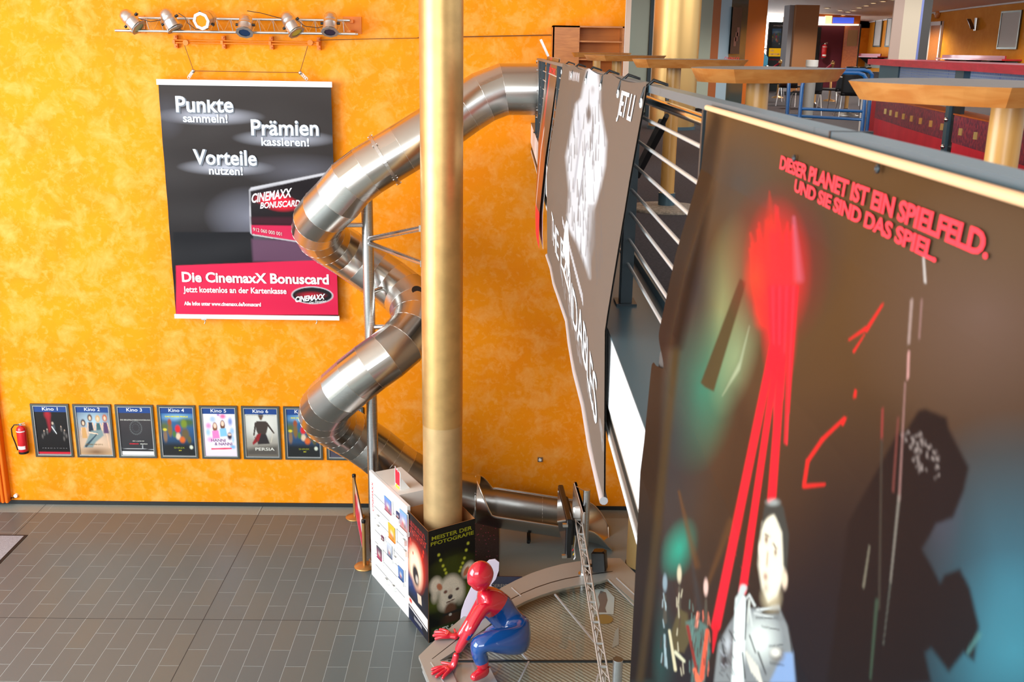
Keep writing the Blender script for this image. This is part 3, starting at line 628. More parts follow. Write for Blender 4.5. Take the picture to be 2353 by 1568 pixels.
def art_fire(c):  # 83 x 177
    c.vgrad(0, 177, (20, 12, 14), (20, 24, 34)); c.ell(40, 62, 60, 40, (176, 24, 20), 1, 1); c.ell(35, 78, 42, 44, (240, 70, 30), .8); c.ell(34, 80, 33, 40, (255, 222, 190), .5)
    c.poly([(0, 100), (22, 104), (60, 148), (60, 177), (0, 177)], (20, 50, 110), 14); c.ell(30, 138, 50, 34, (26, 44, 76), .8, .8); c.poly([(0, 128), (80, 128), (83, 177), (0, 177)], (22, 26, 34), 16, .9)
    c.ell(36, 92, 15, 20, (44, 40, 44), .4, rot=-.3); c.ell(40, 96, 7, 8, (190, 180, 170), .5); c.poly([(40, 118), (56, 116), (58, 130), (44, 132)], (206, 190, 170), 1)
    for x, y in ((16, 42), (18, 48), (66, 40), (64, 47), (60, 54), (26, 60)): c.ell(x, y, 3, 4, (230, 50, 30), .6)
    c.poly([(4, 139), (80, 141), (80, 157), (4, 152)], (236, 226, 220), 1); c.ell(14, 144, 8, 5, (220, 50, 30), .6); c.poly([(8, 155), (78, 159), (78, 161.5), (8, 157)], (230, 230, 232), .6)
    for k in range(14): x = 10+4.6*k; c.line(x, 12, x+(k % 3-1), 19, 1.6, 1.6, (190, 40, 36), .7); c.line(x, 12+(k % 2)*6, x+3, 12+(k % 2)*6, 1.5, 1.5, (190, 40, 36), .7)
    for k in range(16): x = 5+4.6*k; c.line(x, 22, x+(k % 3-1), 30, 1.6, 1.6, (206, 50, 40), .7); c.line(x, 22+(k % 3)*4, x+3, 22+(k % 3)*4, 1.5, 1.5, (206, 50, 40), .7)
    for k in range(10): c.line(28+3*k, 164, 29+3*k, 168, 1.6, 1.6, (220, 220, 222), .7)
    c.speck(.06)
p1 = print_sheet('dog_print', pf1, 90, 180, 78, 177, art_dog, M_print, bx); p0_ = print_sheet('fiery_print', pf0, 80, 170, 83, 177, art_fire, M_print, bx)
LET['olive'] = mat('lettering_olive', (150, 150, 20), .5); LET['black'] = mat('lettering_black', (14, 14, 12), .5)
def boxt(body, fn, u0, u1, v, h, m, par, bold=.0, nn=None): 
    a, b = fn(u0, v), fn(u1, v); return text_flat('print_lettering', body, a+nn*.002, b+nn*.002, (0, 0, 1), h, m, par, bold, .0)
boxt('MEISTER DER', pf1, .07, .93, .088, .058, LET['olive'], p1, .02, n1); boxt('PFOTOGRAFIE', pf1, .05, .97, .135, .055, LET['olive'], p1, .02, n1)

boxt('CATS & DOGS', pf1, .10, .95, .945, .085, LET['pale'], p1, .03, n1)


# ================================================================ tube slide
sl = thing('tube_slide', (-2.04, 15.6, 0), 'long brushed steel tube slide spiralling down past the orange wall', 'slide')
PC = V((-2.03, 15.59)); HR = .74
ctrl = []
def hp(deg, z, r=HR): a = math.radians(deg); return V((PC[0]-math.sin(a)*r, PC[1]-math.cos(a)*r, z))   # 0 front, 90 left, 180 back, 270 right
path = [V((.52, 15.2, 7.735)), V((.0, 15.2, 7.725)), V((-.3, 15.16, 7.60)), V((-.62, 15.12, 7.39)), V((-.98, 15.06, 7.14))]
for d, z, r in ((0, 6.50, .68), (30, 6.12, .74), (60, 5.83, .76), (90, 5.57, .76), (120, 5.33, .74), (150, 5.07, .70), (180, 4.80, .66), (210, 4.60, .66), (240, 4.41, .70), (270, 4.20, .72), (300, 4.0, .71), (330, 3.79, .69), (360, 3.55, .68), (390, 3.22, .74), (420, 2.88, .76), (450, 2.56, .76), (480, 2.27, .74), (510, 1.98, .70), (540, 1.70, .66)):
    path.append(hp(d, z, r))
path += [V((-1.72, 16.27, 1.42)), V((-1.36, 16.3, 1.17)), V((-1.0, 16.3, .98)), V((-.62, 16.3, .87)), V((-.5, 16.3, .845)), V((-.38, 16.3, .825))]
def catmull(P, n):
    P = [P[0]*2-P[1]]+list(P)+[P[-1]*2-P[-2]]; out = []
    for i in range(1, len(P)-2):
        for k in range(n):
            t = k/n; p0, p1, p2, p3 = P[i-1:i+3]
            out.append(.5*((2*p1)+(-p0+p2)*t+(2*p0-5*p1+4*p2-p3)*t*t+(-p0+3*p1-3*p2+p3)*t**3))
    out.append(P[-2]); return out
dense = catmull(path, 24); seg = [0.]
for a, b in zip(dense[:-1], dense[1:]): seg.append(seg[-1]+np.linalg.norm(b-a))
seg = np.array(seg); total = seg[-1]
def at_s(s): i = min(np.searchsorted(seg, s), len(dense)-1); i = max(i, 1); t = (s-seg[i-1])/(seg[i]-seg[i-1]+1e-9); return dense[i-1]*(1-t)+dense[i]*t
# joints: long straight pieces at the entry, short gores in the bends
js = [0, .5, .82, 1.12, 1.5, 2.2]
while js[-1] < total-.2: js.append(js[-1]+(.30 if js[-1] < total-1.4 else .42))
js[-1] = total
JP = [at_s(s) for s in js]; RAD = np.linspace(.362, .405, len(JP))
tang = []
for i in range(len(JP)):
    a = unit(JP[i]-JP[i-1]) if i else None; b = unit(JP[i+1]-JP[i]) if i+1 < len(JP) else None
    tang.append(unit((a if a is not None else b)+(b if b is not None else a)))
steels = [brushed('slide_steel_%d' % k, c, r, 1, st, .0, .02) for k, (c, r, st) in enumerate((((200, 198, 194), .24, (3, 3, 3)), ((182, 179, 174), .30, (40, 2, 2)), ((212, 209, 204), .27, (2, 2, 40)), ((190, 187, 180), .22, (2, 40, 2))))]
def ring_pts(i, u0, n=48, extra=0):
    # mitred ellipse at joint i, aligned with the incoming direction
    d = unit(JP[i]-JP[i-1]) if i else unit(JP[1]-JP[0]); P = []
    t = tang[i]; u = unit(u0-d*np.dot(u0, d)); w = np.cross(d, u)
    for k in range(n):
        a = 2*math.pi*k/n; q = (u*math.cos(a)+w*math.sin(a))*(RAD[i]+extra); q = q-d*(np.dot(q, t)/np.dot(d, t)); P.append(JP[i]+q)
    return P, u
u0 = V((0, 0, 1.)); NR = 48; prev, u0 = ring_pts(0, u0)
rings = [prev]
for i in range(1, len(JP)): p_, u0 = ring_pts(i, u0); rings.append(p_)
for i in range(len(JP)-1):
    b = MB(); P = rings[i]+rings[i+1]; off = 0
    # each gore is rolled from three staggered plates
    for q in range(3):
        k0 = (q*16+(i % 2)*8); ks = [(k0+j) % NR for j in range(17)]
        b.add([rings[i][k] for k in ks]+[rings[i+1][k] for k in ks], [(j, j+1, 18+j, 17+j) for j in range(16)], int((i*3+q*5) % 4 if i > 5 else (i+q) % 2*2), True)
    b.build('tube_segment', steels, sl)
M_seam = mat('seam_bead', (222, 218, 210), .3, 1)
sm_ = MB()
for i in range(1, len(JP)-1):
    t = tang[i]; u, w, _ = frame(t); sm_.tube([JP[i]+(q-JP[i])*1.002 for q in rings[i][::2]], .0028, 4, closed=True)
tag(sm_.build('weld_seams', M_seam, sl), kind='stuff')
def flange(i, wd=.022, ex=.035):
    P = rings[i]; t = tang[i]; A = [p-t*wd for p in P]; Bp = [p+t*wd for p in P]; A2 = [JP[i]+(p-JP[i])*(1+ex/RAD[i])-t*wd for p in P]; B2 = [JP[i]+(p-JP[i])*(1+ex/RAD[i])+t*wd for p in P]
    b = MB(); pts = A+A2+B2+Bp
    b.add(pts, [(r*NR+k, r*NR+(k+1) % NR, (r+1)*NR+(k+1) % NR, (r+1)*NR+k) for r in range(3) for k in range(NR)], 0, False)
    for k in range(0, NR, 6): b.cyl(JP[i]+(P[k]-JP[i])*(1+ex*.6/RAD[i])-t*.04, JP[i]+(P[k]-JP[i])*(1+ex*.6/RAD[i])+t*.04, .012, n=6)
    b.build('bolted_flange', M_alu, sl)
pxs = [1176.5+F*((p-CP)@CR)/((p-CP)@CF) for p in JP]
best = min(range(4, 14), key=lambda i: abs(pxs[i]-880)); flange(best)
flange(0, .02, .05)
# open trough at the foot: from the cut hood to the flared lip
T0 = JP[-1]; TE = V((1.98, 16.3, .46)); RT = RAD[-1]*1.0
def trough(u, v):
    # u along 0..1, v across the cross-section -1..1
    L = 2.06; x = u
    if u < .12: half = math.radians(178-84*(1-(1-u/.12)**2)**.5*0-88*(u/.12)**.8)
    elif u < .84: half = math.radians(90)
    else: half = math.radians(90-42*((u-.84)/.16)**1.6)
    ang = v*half+math.radians(10)*min(1, u/.15); c = T0+(TE-T0)*u
    drop = 0 if u < .8 else -.06*((u-.8)/.2)**2
    r = RT*(1+.07*min(1, u/.15)+(0 if u < .8 else .10*((u-.8)/.2)**2))
    return c+V((.05*0, math.sin(ang)*r, -math.cos(ang)*r+drop))
tb = MB(); NU, NV = 60, 36
tb.grid(lambda a, b: trough(a, b*2-1), NU, NV)
o = tb.build('trough', steels[0], sl); md = o.modifiers.new('t', 'SOLIDIFY'); md.thickness = .008; md.offset = 0
rim = [trough(u, -1) for u in np.linspace(0, 1, 50)]+[trough(1, v) for v in np.linspace(-1, 1, 24)]+[trough(u, 1) for u in np.linspace(1, 0, 50)]
MB().tube(rim, .013, 8).build('rolled_edge', M_seam, sl)
m = MB(); m.tube([trough(.5, v) for v in np.linspace(-.95, .95, 20)], .004, 5); m.build('trough_seam', M_seam, sl)
for x in (.55, 1.45):
    q = MB(); q.cyl((x, 16.3, 0), (x, 16.3, .2), .03, n=8); q.bb((x-.03, 16.0, .17), (x+.03, 16.6, .2)); q.build('trough_foot', M_dsteel, sl)
q = MB(); c = JP[min(range(14, 40), key=lambda i: abs(JP[i][2]-4.45)+abs(i-24)*.001)]
i_h = min(range(len(JP)), key=lambda i: abs(JP[i][2]-4.38)); c = JP[i_h]; dd = unit(V((1.0, -1, .1))); dd = unit(CP-c); dd = unit(dd-tang[i_h]*np.dot(dd, tang[i_h])+V((.35, 0, 0)))
q.cyl(c+dd*(RAD[i_h]-.005), c+dd*(RAD[i_h]+.01), .085, n=20); q.build('round_hole_disc', M_black, sl)  # flat black disc, coloured as the dark inside of a round hole
# support mast and struts
px_, py_ = -2.03, 15.59
mp_ = MB(); mp_.cyl((px_, py_, 0), (px_, py_, 6.25), .088, n=28); mp_.build('support_mast', M_steel, sl); MB().cyl((px_, py_, 0), (px_, py_, .025), .11, n=24).build('mast_foot', M_steel, sl)
def strut(a, b, r=.038):
    m = MB(); m.cyl(a, b, r, n=12); e = unit(V(b)-V(a)); m.box(V(b)-e*.02, (.09, .09, .09)); m.build('strut', M_steel, sl)
def pole_at(y): p = ony(850, y, py_); return V((px_, py_, p[2]))
strut(pole_at(517), ony(783, 517, 15.5)); strut(pole_at(752), ony(912, 751, 15.5)); strut(pole_at(674), ony(896, 655, 16.0)); strut(pole_at(550), ony(972, 524, 14.02), .04); strut(pole_at(558), ony(975, 606, 14.02), .04)

# ================================================================ rope barrier with banner
def barrier_post(p, label):
    t = thing('barrier_post', p, label, 'barrier post', 'barrier posts beside the display wall'); p = V(p)
    MB().lathe(p, (0, 0, 1), [(.17, 0), (.175, .01), (.165, .022), (.06, .034), (.035, .04)], 32).build('base_disc', M_brass, t)
    MB().cyl(p+V((0, 0, .035)), p+V((0, 0, .80)), .032, n=18).build('post_tube', M_brass, t)
    MB().lathe(p+V((0, 0, .80)), (0, 0, 1), [(.034, 0), (.036, .04), (.033, .055), (.0, .062)], 18).build('cap', M_black, t)
    return t
sA = onz(838, 1303, 0); sB = onz(816, 1190, 0)
barrier_post(sA, 'gold barrier post with a round base in front of the white display rack')
barrier_post(sB, 'gold barrier post with a round base standing nearer the orange wall')
rb = thing('barrier_banner', (sA+sB)/2+V((0, 0, .1)), 'red and white printed banner stretched between the two gold barrier posts', 'banner')
def bbf(u, v): sag = 0; return sB+(sA-sB)*u+V((.0, 0, .83-.72*v*(1-.0*u)))+V((.02*math.sin(v*3), 0, 0))
def art_bar(c):
    c.vgrad(0, 70, (238, 236, 236), (238, 236, 236)); c.poly([(0, 34), (60, 40), (120, 52), (190, 44), (190, 72), (0, 72)], (206, 40, 76), 2); c.ell(40, 24, 26, 14, (226, 60, 50), .6); c.ell(80, 40, 16, 14, (196, 50, 70), .7)
    c.ell(160, 52, 14, 9, (236, 236, 238), .2); c.ell(160, 52, 12, 7, (20, 20, 24), .2); c.ell(100, 26, 22, 5, (180, 90, 110), .8, .7)
print_sheet('banner_fabric', bbf, 60, 30, 190, 72, art_bar, M_print, rb)
MB().cyl(sB+V((0, 0, .83)), sA+V((0, 0, .83)), .012, n=8).build('top_bar', M_black, rb)

# ================================================================ white display rack with leaflets
rk = thing('display_rack', (-1.5, 14.5, 0), 'white slatted display rack standing left of the printed cardboard box', 'display rack')
ra, rbb = V((-2.035, 15.14, 0)), V((-1.318, 13.82, 0)); rd = unit(rbb-ra); rn = unit(np.cross(rbb-ra, (0, 0, 1))); RL = np.linalg.norm(rbb-ra); RH = 1.83
M_rack = mat('rack_white', (240, 240, 238), .35); M_groove = mat('rack_groove', (120, 124, 126), .6)
def rp_(s, z, o=0): return ra+rd*s+V((0, 0, z))+rn*o
if rn[0] > 0: rn = -rn
MB().prism([rp_(0, 0), rp_(RL, 0), rp_(RL, RH), rp_(0, RH)], -rn*.05).build('back_board', M_rack, rk)
for k in range(7): MB().box(rp_(RL*.52, 1.50-k*.205, .001), (RL*.78, .004, .010), U=rd, W=rn).build('groove', M_groove, rk)
MB().prism([rp_(.1, RH-.03, -.06), rp_(1.08, RH-.03, -.06), rp_(1.08, RH-.03, -.5), rp_(.1, RH-.03, -.5)], (0, 0, .03)).build('top_shelf', M_offwhite, rk)
MB().prism([rp_(1.05, 0, -.06), rp_(1.08, 0, -.06), rp_(1.08, 0, -.5), rp_(1.05, 0, -.5)], (0, 0, RH-.03)).build('side_board', M_offwhite, rk)
MB().prism([rp_(.1, 0, -.47), rp_(1.05, 0, -.47), rp_(1.05, 0, -.5), rp_(.1, 0, -.5)], (0, 0, RH-.03)).build('rear_board', M_offwhite, rk)
text_flat('rack_lettering', 'CINEMAXX', rp_(.16, 1.18, .004), rp_(.16, 1.68, .004), -rd, .06, LET['red'], rk, .0, 0)
def rack_s(px, py):
    # point of the board plane seen at a pixel
    v = ray(px, py); t = ((ra-CP)@rn)/(v@rn); p = CP+v*t; return (p-ra)@rd, p[2]
cards = [(896, 1165, .20, .22, ((90, 150, 220), (190, 90, 60)), 1), (919, 1187, .09, .12, ((30, 60, 110), (90, 30, 50)), 0), (932, 1200, .20, .26, ((120, 170, 226), (200, 120, 80)), 1), (905, 1228, .20, .24, ((236, 190, 60), (226, 120, 50)), 0), (884, 1240, .08, .1, ((120, 60, 90), (40, 40, 50)), 0), (876, 1275, .15, .20, ((70, 84, 94), (190, 60, 110)), 0), (900, 1268, .16, .22, ((206, 214, 226), (70, 84, 120)), 1), (926, 1322, .15, .20, ((90, 130, 190), (50, 80, 140)), 0)]
for px, py, w, h, (c1, c2), k in cards:
    s_, z = rack_s(px, py); hd = MB(); w *= 1.45; h *= 1.3; z0 = z-h/2
    hd.box(rp_(s_, z0+.03, .045), (w, .005, .06), U=rd, W=rn); hd.box(rp_(s_, z0, .03), (w, .06, .005), U=rd, W=rn); hd.box(rp_(s_-w/2, z0+.03, .025), (.005, .05, .07), U=rd, W=rn); hd.box(rp_(s_+w/2, z0+.03, .025), (.005, .05, .07), U=rd, W=rn)
    hd.build('leaflet_holder', M_white, rk)
    def lf(u, v, s_=s_, z0=z0, w=w, h=h): return rp_(s_+(u-.5)*w*.94, z0+.005+h*(1-v), .034-.012*(v-.5))
    def la(c, c1=c1, c2=c2): c.vgrad(0, 100, c1, c2); c.ell(50, 46, 34, 22, (226, 226, 216), .8, .7); c.ell(40, 60, 16, 16, (206, 70, 50), .7, .8); c.ell(66, 66, 12, 18, (70, 90, 50), .7, .7)
    b = MB(); b.box(rp_(s_, z0+.005+h/2, .018), (w*.94, .022, h), U=rd, W=rn); lfs = b.build('leaflet_pile', M_white, None)
    lfs['category'] = 'leaflets'; lfs['label'] = {896: 'stack of blue and orange leaflets in the upper left holder', 919: 'small dark blue leaflets in the top middle holder', 932: 'stack of pale blue and orange leaflets in the upper right holder', 905: 'stack of yellow leaflets in the middle of the rack', 884: 'small dark red leaflets just below the yellow ones', 876: 'stack of dark grey and pink leaflets at the left', 900: 'stack of whitish blue leaflets in the lower middle holder', 926: 'stack of blue leaflets at the lower right of the rack'}[px]
    lfs['group'] = 'leaflets on the white rack'
    print_sheet('cover_print', lf, 10, 14, 100, 100, la, M_print, lfs)
for px, py in ((873, 1190), (873, 1213), (933, 1245), (935, 1270), (912, 1284), (892, 1335), (908, 1350)):
    s_, z = rack_s(px, py); hd = MB(); w = .1
    hd.box(rp_(s_, z, .045), (w, .005, .09), U=rd, W=rn); hd.box(rp_(s_, z-.045, .025), (w, .05, .005), U=rd, W=rn); hd.box(rp_(s_-w/2, z, .025), (.005, .05, .09), U=rd, W=rn); hd.box(rp_(s_+w/2, z, .025), (.005, .05, .09), U=rd, W=rn); hd.build('empty_holder', M_white, rk)
# red ticket card standing on top
cs = thing('counter_card', rp_(.75, RH, -.25), 'small red and white ragged card standing on top of the white rack', 'card')
q0 = rp_(.72, RH, -.14); pts = [(0, 0), (.2, 0), (.21, .26), (.17, .3), (.13, .26), (.09, .31), (.05, .27), (.0, .32)]
MB().prism([q0+rd*x+V((0, 0, z)) for x, z in pts], -rn*.008).build('card_board', M_white, cs)
MB().prism([q0+rd*(x*.84+.015)+V((0, 0, z*.8+.05))+rn*.002 for x, z in pts], -rn*.001).build('red_print', mat('card_red', (216, 30, 56), .5), cs)
MB().prism([q0+rd*.2-rn*.01, q0+rd*.2-rn*.16, q0+rd*.2-rn*.01+V((0, 0, .2))], rd*.004).build('card_strut', M_white, cs)
MB().prism([q0+rd*x+V((0, 0, z))+rn*.004 for x, z in ((.02, 0), (.19, 0), (.17, .05), (.12, .03), (.08, .06), (.04, .04))], rn*.002).build('yellow_print', mat('card_yellow', (236, 190, 60), .5), cs)

# ================================================================ service counter
ZC = 1.15
ct = thing('service_counter', (.4, 12, 0), 'wide curved grey metal counter with a glazed top under the statue', 'counter')
M_cm = brushed('counter_metal', (168, 166, 160), .42, .35, (4, 4, 4), 0); M_trim = mat('counter_trim', (196, 200, 204), .3, .4)
def C_(x, y, z=ZC): return onz(x, y, z)
out = [(962, 1508), (1000, 1471), (1048, 1432), (1075, 1408), (1110, 1380), (1152, 1351), (1185, 1334), (1220, 1318), (1255, 1306), (1290, 1297), (1330, 1290), (1370, 1285), (1400, 1283), (1425, 1283)]
inn = [(1010, 1519), (1040, 1500), (1080, 1470), (1120, 1440), (1150, 1415), (1180, 1396), (1210, 1381), (1240, 1369), (1270, 1359), (1300, 1351), (1330, 1345), (1360, 1340), (1380, 1336), (1398, 1331)]
OUT = [C_(*p) for p in out]; INN = [C_(*p) for p in inn]
z_ = V((0, 0, 1))
rimb = MB(); n = len(OUT)
def strip(mb, A, B_, th, mi=0):
    n = len(A); P = list(A)+list(B_)+[p-z_*th for p in A]+[p-z_*th for p in B_]
    fs = [(i, n+i, n+i+1, i+1) for i in range(n-1)]+[(2*n+i, 2*n+i+1, 3*n+i+1, 3*n+i) for i in range(n-1)]+[(i, i+1, 2*n+i+1, 2*n+i) for i in range(n-1)]+[(n+i, 3*n+i, 3*n+i+1, n+i+1) for i in range(n-1)]
    fs += [(0, 2*n, 3*n, n), (n-1, 2*n-1, 4*n-1, 3*n-1)]; mb.add(P, fs, mi)
strip(rimb, OUT, INN, .04); rimb.build('rim_top', M_cm, ct)
gl = MB(); 
def lerp(A, B_, t): return [a*(1-t)+b*t for a, b in zip(A, B_)]
L1 = lerp(OUT, INN, .63); L2 = lerp(OUT, INN, .66); strip(gl, [p+z_*.0015 for p in L1], [p+z_*.0015 for p in L2], .003); gl.build('rim_groove', M_black, ct)
for a, b in (((1176, 1351), (1198, 1371)),): 
    p, q = C_(*a), C_(*b); MB().box((p+q)/2+z_*.003, (np.linalg.norm(q-p), .014, .006), U=q-p, W=np.cross(z_, q-p)).build('rim_trim', M_trim, ct)
# right-hand end of the rim
RE = [C_(1425, 1283), C_(1480, 1338), C_(1480, 1402), C_(1398, 1331)]
MB().prism(RE, -z_*.04).build('rim_top', M_cm, ct)
for a, b in (((1397, 1332), (1462, 1398)), ((1417, 1329), (1470, 1378))):
    p, q = C_(*a), C_(*b); MB().box((p+q)/2+z_*.004, (np.linalg.norm(q-p), .016, .008), U=q-p, W=np.cross(z_, q-p)).build('rim_trim', M_trim, ct)
# near-left corner with its three stepped plates
lc = [(962, 1508), (1010, 1519), (1052, 1519), (1040, 1545), (1062, 1600), (1000, 1600)]
MB().prism([C_(*p) for p in lc], -z_*.04).build('rim_top', M_cm, ct)
for k in range(1, 4):
    z1 = ZC-.04-.075*(k-1); A = [p-V((.0, .0, 0)) for p in OUT]; A = [V((p[0], p[1], z1)) for p in OUT]; cen = V((.4, 11.4, z1))
    inset = .015*k; A = [p+(cen-p)/np.linalg.norm(cen-p)*inset for p in A]; B2 = [p+(cen-p)*.3 for p in A]
    ll = [onz(*p, ZC) for p in ((962, 1508), (1000, 1600))]; mb = MB(); strip(mb, A, B2, .045); 
    a, b = V((ll[0][0], ll[0][1], z1)), V((ll[1][0], ll[1][1], z1)); a = a+(cen-a)/np.linalg.norm(cen-a)*inset; b = b+V((inset, 0, 0)); mb.prism([a, b, b+V((.8, 0, 0)), a+V((.8, 0, 0))], (0, 0, -.045)); mb.build('stepped_plate', M_trim if k % 2 else M_cm, ct)
body = [p+(V((.4, 11.4, ZC))-p)*.10 for p in OUT]+[C_(1480, 1345), C_(1480, 1640), C_(1020, 1640)]
MB().prism([V((p[0], p[1], 0)) for p in body], (0, 0, ZC-.27)).build('counter_body', mat('counter_body_grey', (120, 120, 116), .4, .3), ct)
M_mesh = mat('ribbed_underlay', (176, 172, 162), .55, .25, noise=.1, nscale=30)
nt = M_mesh.node_tree; b = nt.nodes['Principled BSDF']; geo = nt.nodes.new('ShaderNodeNewGeometry'); wv = nt.nodes.new('ShaderNodeTexWave'); wv.inputs['Scale'].default_value = 9; wv.bands_direction = 'DIAGONAL'
nt.links.new(geo.outputs['Position'], wv.inputs['Vector']); bp = nt.nodes.new('ShaderNodeBump'); bp.inputs['Strength'].default_value = .35; bp.inputs['Distance'].default_value = .02; nt.links.new(wv.outputs[0], bp.inputs['Height']); nt.links.new(bp.outputs[0], b.inputs['Normal'])
MB().prism([V((p[0], p[1], ZC-.2)) for p in body], (0, 0, .06)).build('underlay', M_mesh, ct)
M_pane = glass_mat('counter_glass')
G = INN+[C_(1480, 1402), C_(1480, 1516), C_(1052, 1516)]
MB().prism([p-z_*.02 for p in G], (0, 0, .012)).build('glass_pane', M_pane, ct)
MB().prism([C_(1052, 1522)-z_*.02, C_(1480, 1522)-z_*.02, C_(1480, 1640)-z_*.02, C_(1040, 1640)-z_*.02], (0, 0, .012)).build('glass_pane', M_pane, ct)
for a, b, w in (((1030, 1519), (1490, 1520), .03), ((1275, 1366), (1372, 1482), .02), ((1198, 1500), (1215, 1519), .02), ((1215, 1521), (1190, 1572), .02), ((1375, 1550), (1362, 1600), .02)):
    p, q = C_(*a), C_(*b); MB().box((p+q)/2-z_*.004, (np.linalg.norm(q-p), w, .02), U=q-p, W=np.cross(z_, q-p)).build('glazing_bar', M_trim if w < .03 else M_dsteel, ct)
p, q = C_(990, 1523), C_(1024, 1575); MB().box((p+q)/2+z_*.003, (np.linalg.norm(q-p), .012, .006), U=q-p, W=np.cross(z_, q-p)).build('rim_trim', M_trim, ct)
# things lying beneath the glass
zu = ZC-.135
pp = [onz(x, y, zu) for x, y in ((1358, 1356), (1394, 1354), (1412, 1374), (1410, 1412), (1366, 1412))]
o = MB().prism(pp, (0, 0, .004)).build('leaflet_poster', mat('pale_paper', (206, 212, 216), .5)); tag(o, 'pale clipped-corner paper with a standing woman lying under the counter glass', 'paper')
MB().prism([onz(x, y, zu+.006) for x, y in ((1380, 1358), (1392, 1362), (1396, 1380), (1390, 1398), (1394, 1408), (1374, 1408), (1378, 1390), (1374, 1372))], (0, 0, .001)).build('figure_print', mat('figure_print', (120, 110, 110), .6), o)
p = onz(1388, 1424, zu); tag(MB().cyl(p, p+z_*.006, .115, n=32).build('round_card', mat('brown_card', (158, 128, 76), .6)), 'round brown card lying under the glass below the pale paper', 'card')
MB; o = MB().prism([onz(x, y, zu) for x, y in ((1414, 1450), (1422, 1442), (1422, 1482), (1406, 1490))], (0, 0, .004)).build('paper_slip', mat('grey_paper', (176, 182, 184), .5)); tag(o, 'narrow grey paper slip under the glass near the steel post', 'paper')

# ================================================================ screens on posts and a lattice beam
def steel_post(p, zt, r, label):
    t = thing('steel_post', p, label, 'post', 'steel posts on the counter'); p = V(p)
    MB().cyl(p, (p[0], p[1], zt), r, n=24).build('post_tube', M_steel, t); MB().cyl((p[0], p[1], zt), (p[0], p[1], zt+.008), r*1.03, n=24).build('post_cap', M_alu, t); MB().cyl(p, p+z_*.015, r*1.6, n=24).build('post_flange', M_steel, t); return t
p1p = onz(1341, 1320, ZC); steel_post((p1p[0], p1p[1], ZC), 2.44, .048, 'far steel post on the counter carrying the screen')
p2p = onz(1420, 1517, 2.44); steel_post((p2p[0], p2p[1], ZC-.02), 2.44, .05, 'near steel post with a flat round cap beside the big red poster')
lt = thing('lattice_beam', (1.1, 11, 2.0), 'slim aluminium lattice beam running from the far post over the counter', 'beam')
a0 = onz(1322, 1195, 2.05); a1 = onz(1386, 1590, 2.05)
tr3 = [V((0, 0, 0)), V((.085, 0, 0)), V((.04, 0, -.09))]
M_beam = mat('beam_grey', (188, 187, 184), .35, .4)
for d in tr3: MB().cyl(a0+d, a1+d, .011, n=8).build('beam_tube', M_beam, lt)
for k in range(9):
    t0, t1 = k/9, (k+.5)/9; m = MB(); A = a0+(a1-a0)*t0; B_ = a0+(a1-a0)*t1
    m.cyl(A+tr3[0], B_+tr3[1], .006, n=6); m.cyl(A+tr3[1], B_+tr3[2], .006, n=6); m.cyl(A+tr3[2], B_+tr3[0], .006, n=6); m.box(A+V((.04, 0, 0)), (.1, .014, .026)); m.build('beam_brace', M_beam, lt)
# the two screens, back to back
tv = thing('flat_screen', (1.0, 13.3, 1.6), 'black flat screen seen edge-on hanging from the steel post above the slide exit', 'screen')
tn = ony(1304, 1195, 12.78); bn_ = ony(1303, 1284, 12.78); tf = V((tn[0]-.06, 13.95, tn[2])); hN = tn[2]-bn_[2]
ud = unit(tf-tn); W_ = np.linalg.norm(tf-tn); nrm = unit(np.cross(ud, z_)); 
if nrm[0] < 0: nrm = -nrm
cc = (tn+tf)/2-V((0, 0, hN/2))
MB().bevbox(cc+nrm*.03, (W_, .075, hN), .01, U=ud, W=nrm).build('screen_housing', M_black, tv)
MB().box(cc-nrm*.012, (W_*.92, .006, hN*.88), U=ud, W=nrm).build('screen_glass', mat('screen_glass', (30, 26, 34), .05, coat=1), tv)
MB().bevbox(cc+nrm*.09+V((0, 0, .0)), (W_*.7, .06, hN*.66), .015, U=ud, W=nrm).build('electronics_cover', mat('dark_grey_plastic', (44, 44, 46), .5), tv)
for s_ in (-.42, .38): MB().box(cc-ud*W_*.5+V((0, 0, hN*s_))-nrm*.03-ud*.02, (.05, .07, .04), U=ud, W=nrm).build('mounting_lug', M_alu, tv)
cb = MB()
for k, col in enumerate(((0, 0), (1, .02), (2, .04))):
    st = cc+nrm*.15-ud*W_*(.05+.08*k)+V((0, 0, -.02*k)); cb.tube([st, st+V((.01, -.06, -.1)), st+V((-.01, -.1, -.22)), st+V((.01, -.14, -.34)), st+V((0, -.05, -.42))], .01, 5, mi=k)
cb.build('loose_cables', [mat('cable_red', (200, 30, 40), .5), mat('cable_yellow', (220, 180, 60), .5), M_white], tv)
md_ = thing('slim_screen', (1.15, 13.4, 1.9), 'thin silver-edged panel mounted on edge behind the black flat screen', 'screen')
c2 = cc+nrm*.24+V((0, .02, .12)); MB().bevbox(c2, (W_*.92, .05, hN*.8), .02, U=ud, W=nrm).build('panel_housing', mat('silver_plastic', (170, 164, 158), .35, .5), md_); MB().box(c2-nrm*.03, (W_*.86, .008, hN*.72), U=ud, W=nrm).build('panel_front', mat('bronze_panel', (130, 96, 66), .3, .3), md_)
st = thing('stay_wire', (1.1, 13.2, 2.4), 'thin steel stay from the slim panel to the top of the far post', 'stay'); MB().tube([c2+ud*W_*.3+V((0, 0, hN*.4)), V((p1p[0], p1p[1]-.03, 2.42))], .008, 6).build('wire', M_alu, st)
m = MB(); m.bevbox(V((p1p[0]-.1, p1p[1], 2.1)), (.16, .1, .16), .02); m.build('white_clamp', M_white, tv); MB().box(V((p1p[0]-.13, p1p[1]-.04, 1.9)), (.12, .12, .2)).build('black_clamp', M_black, tv)
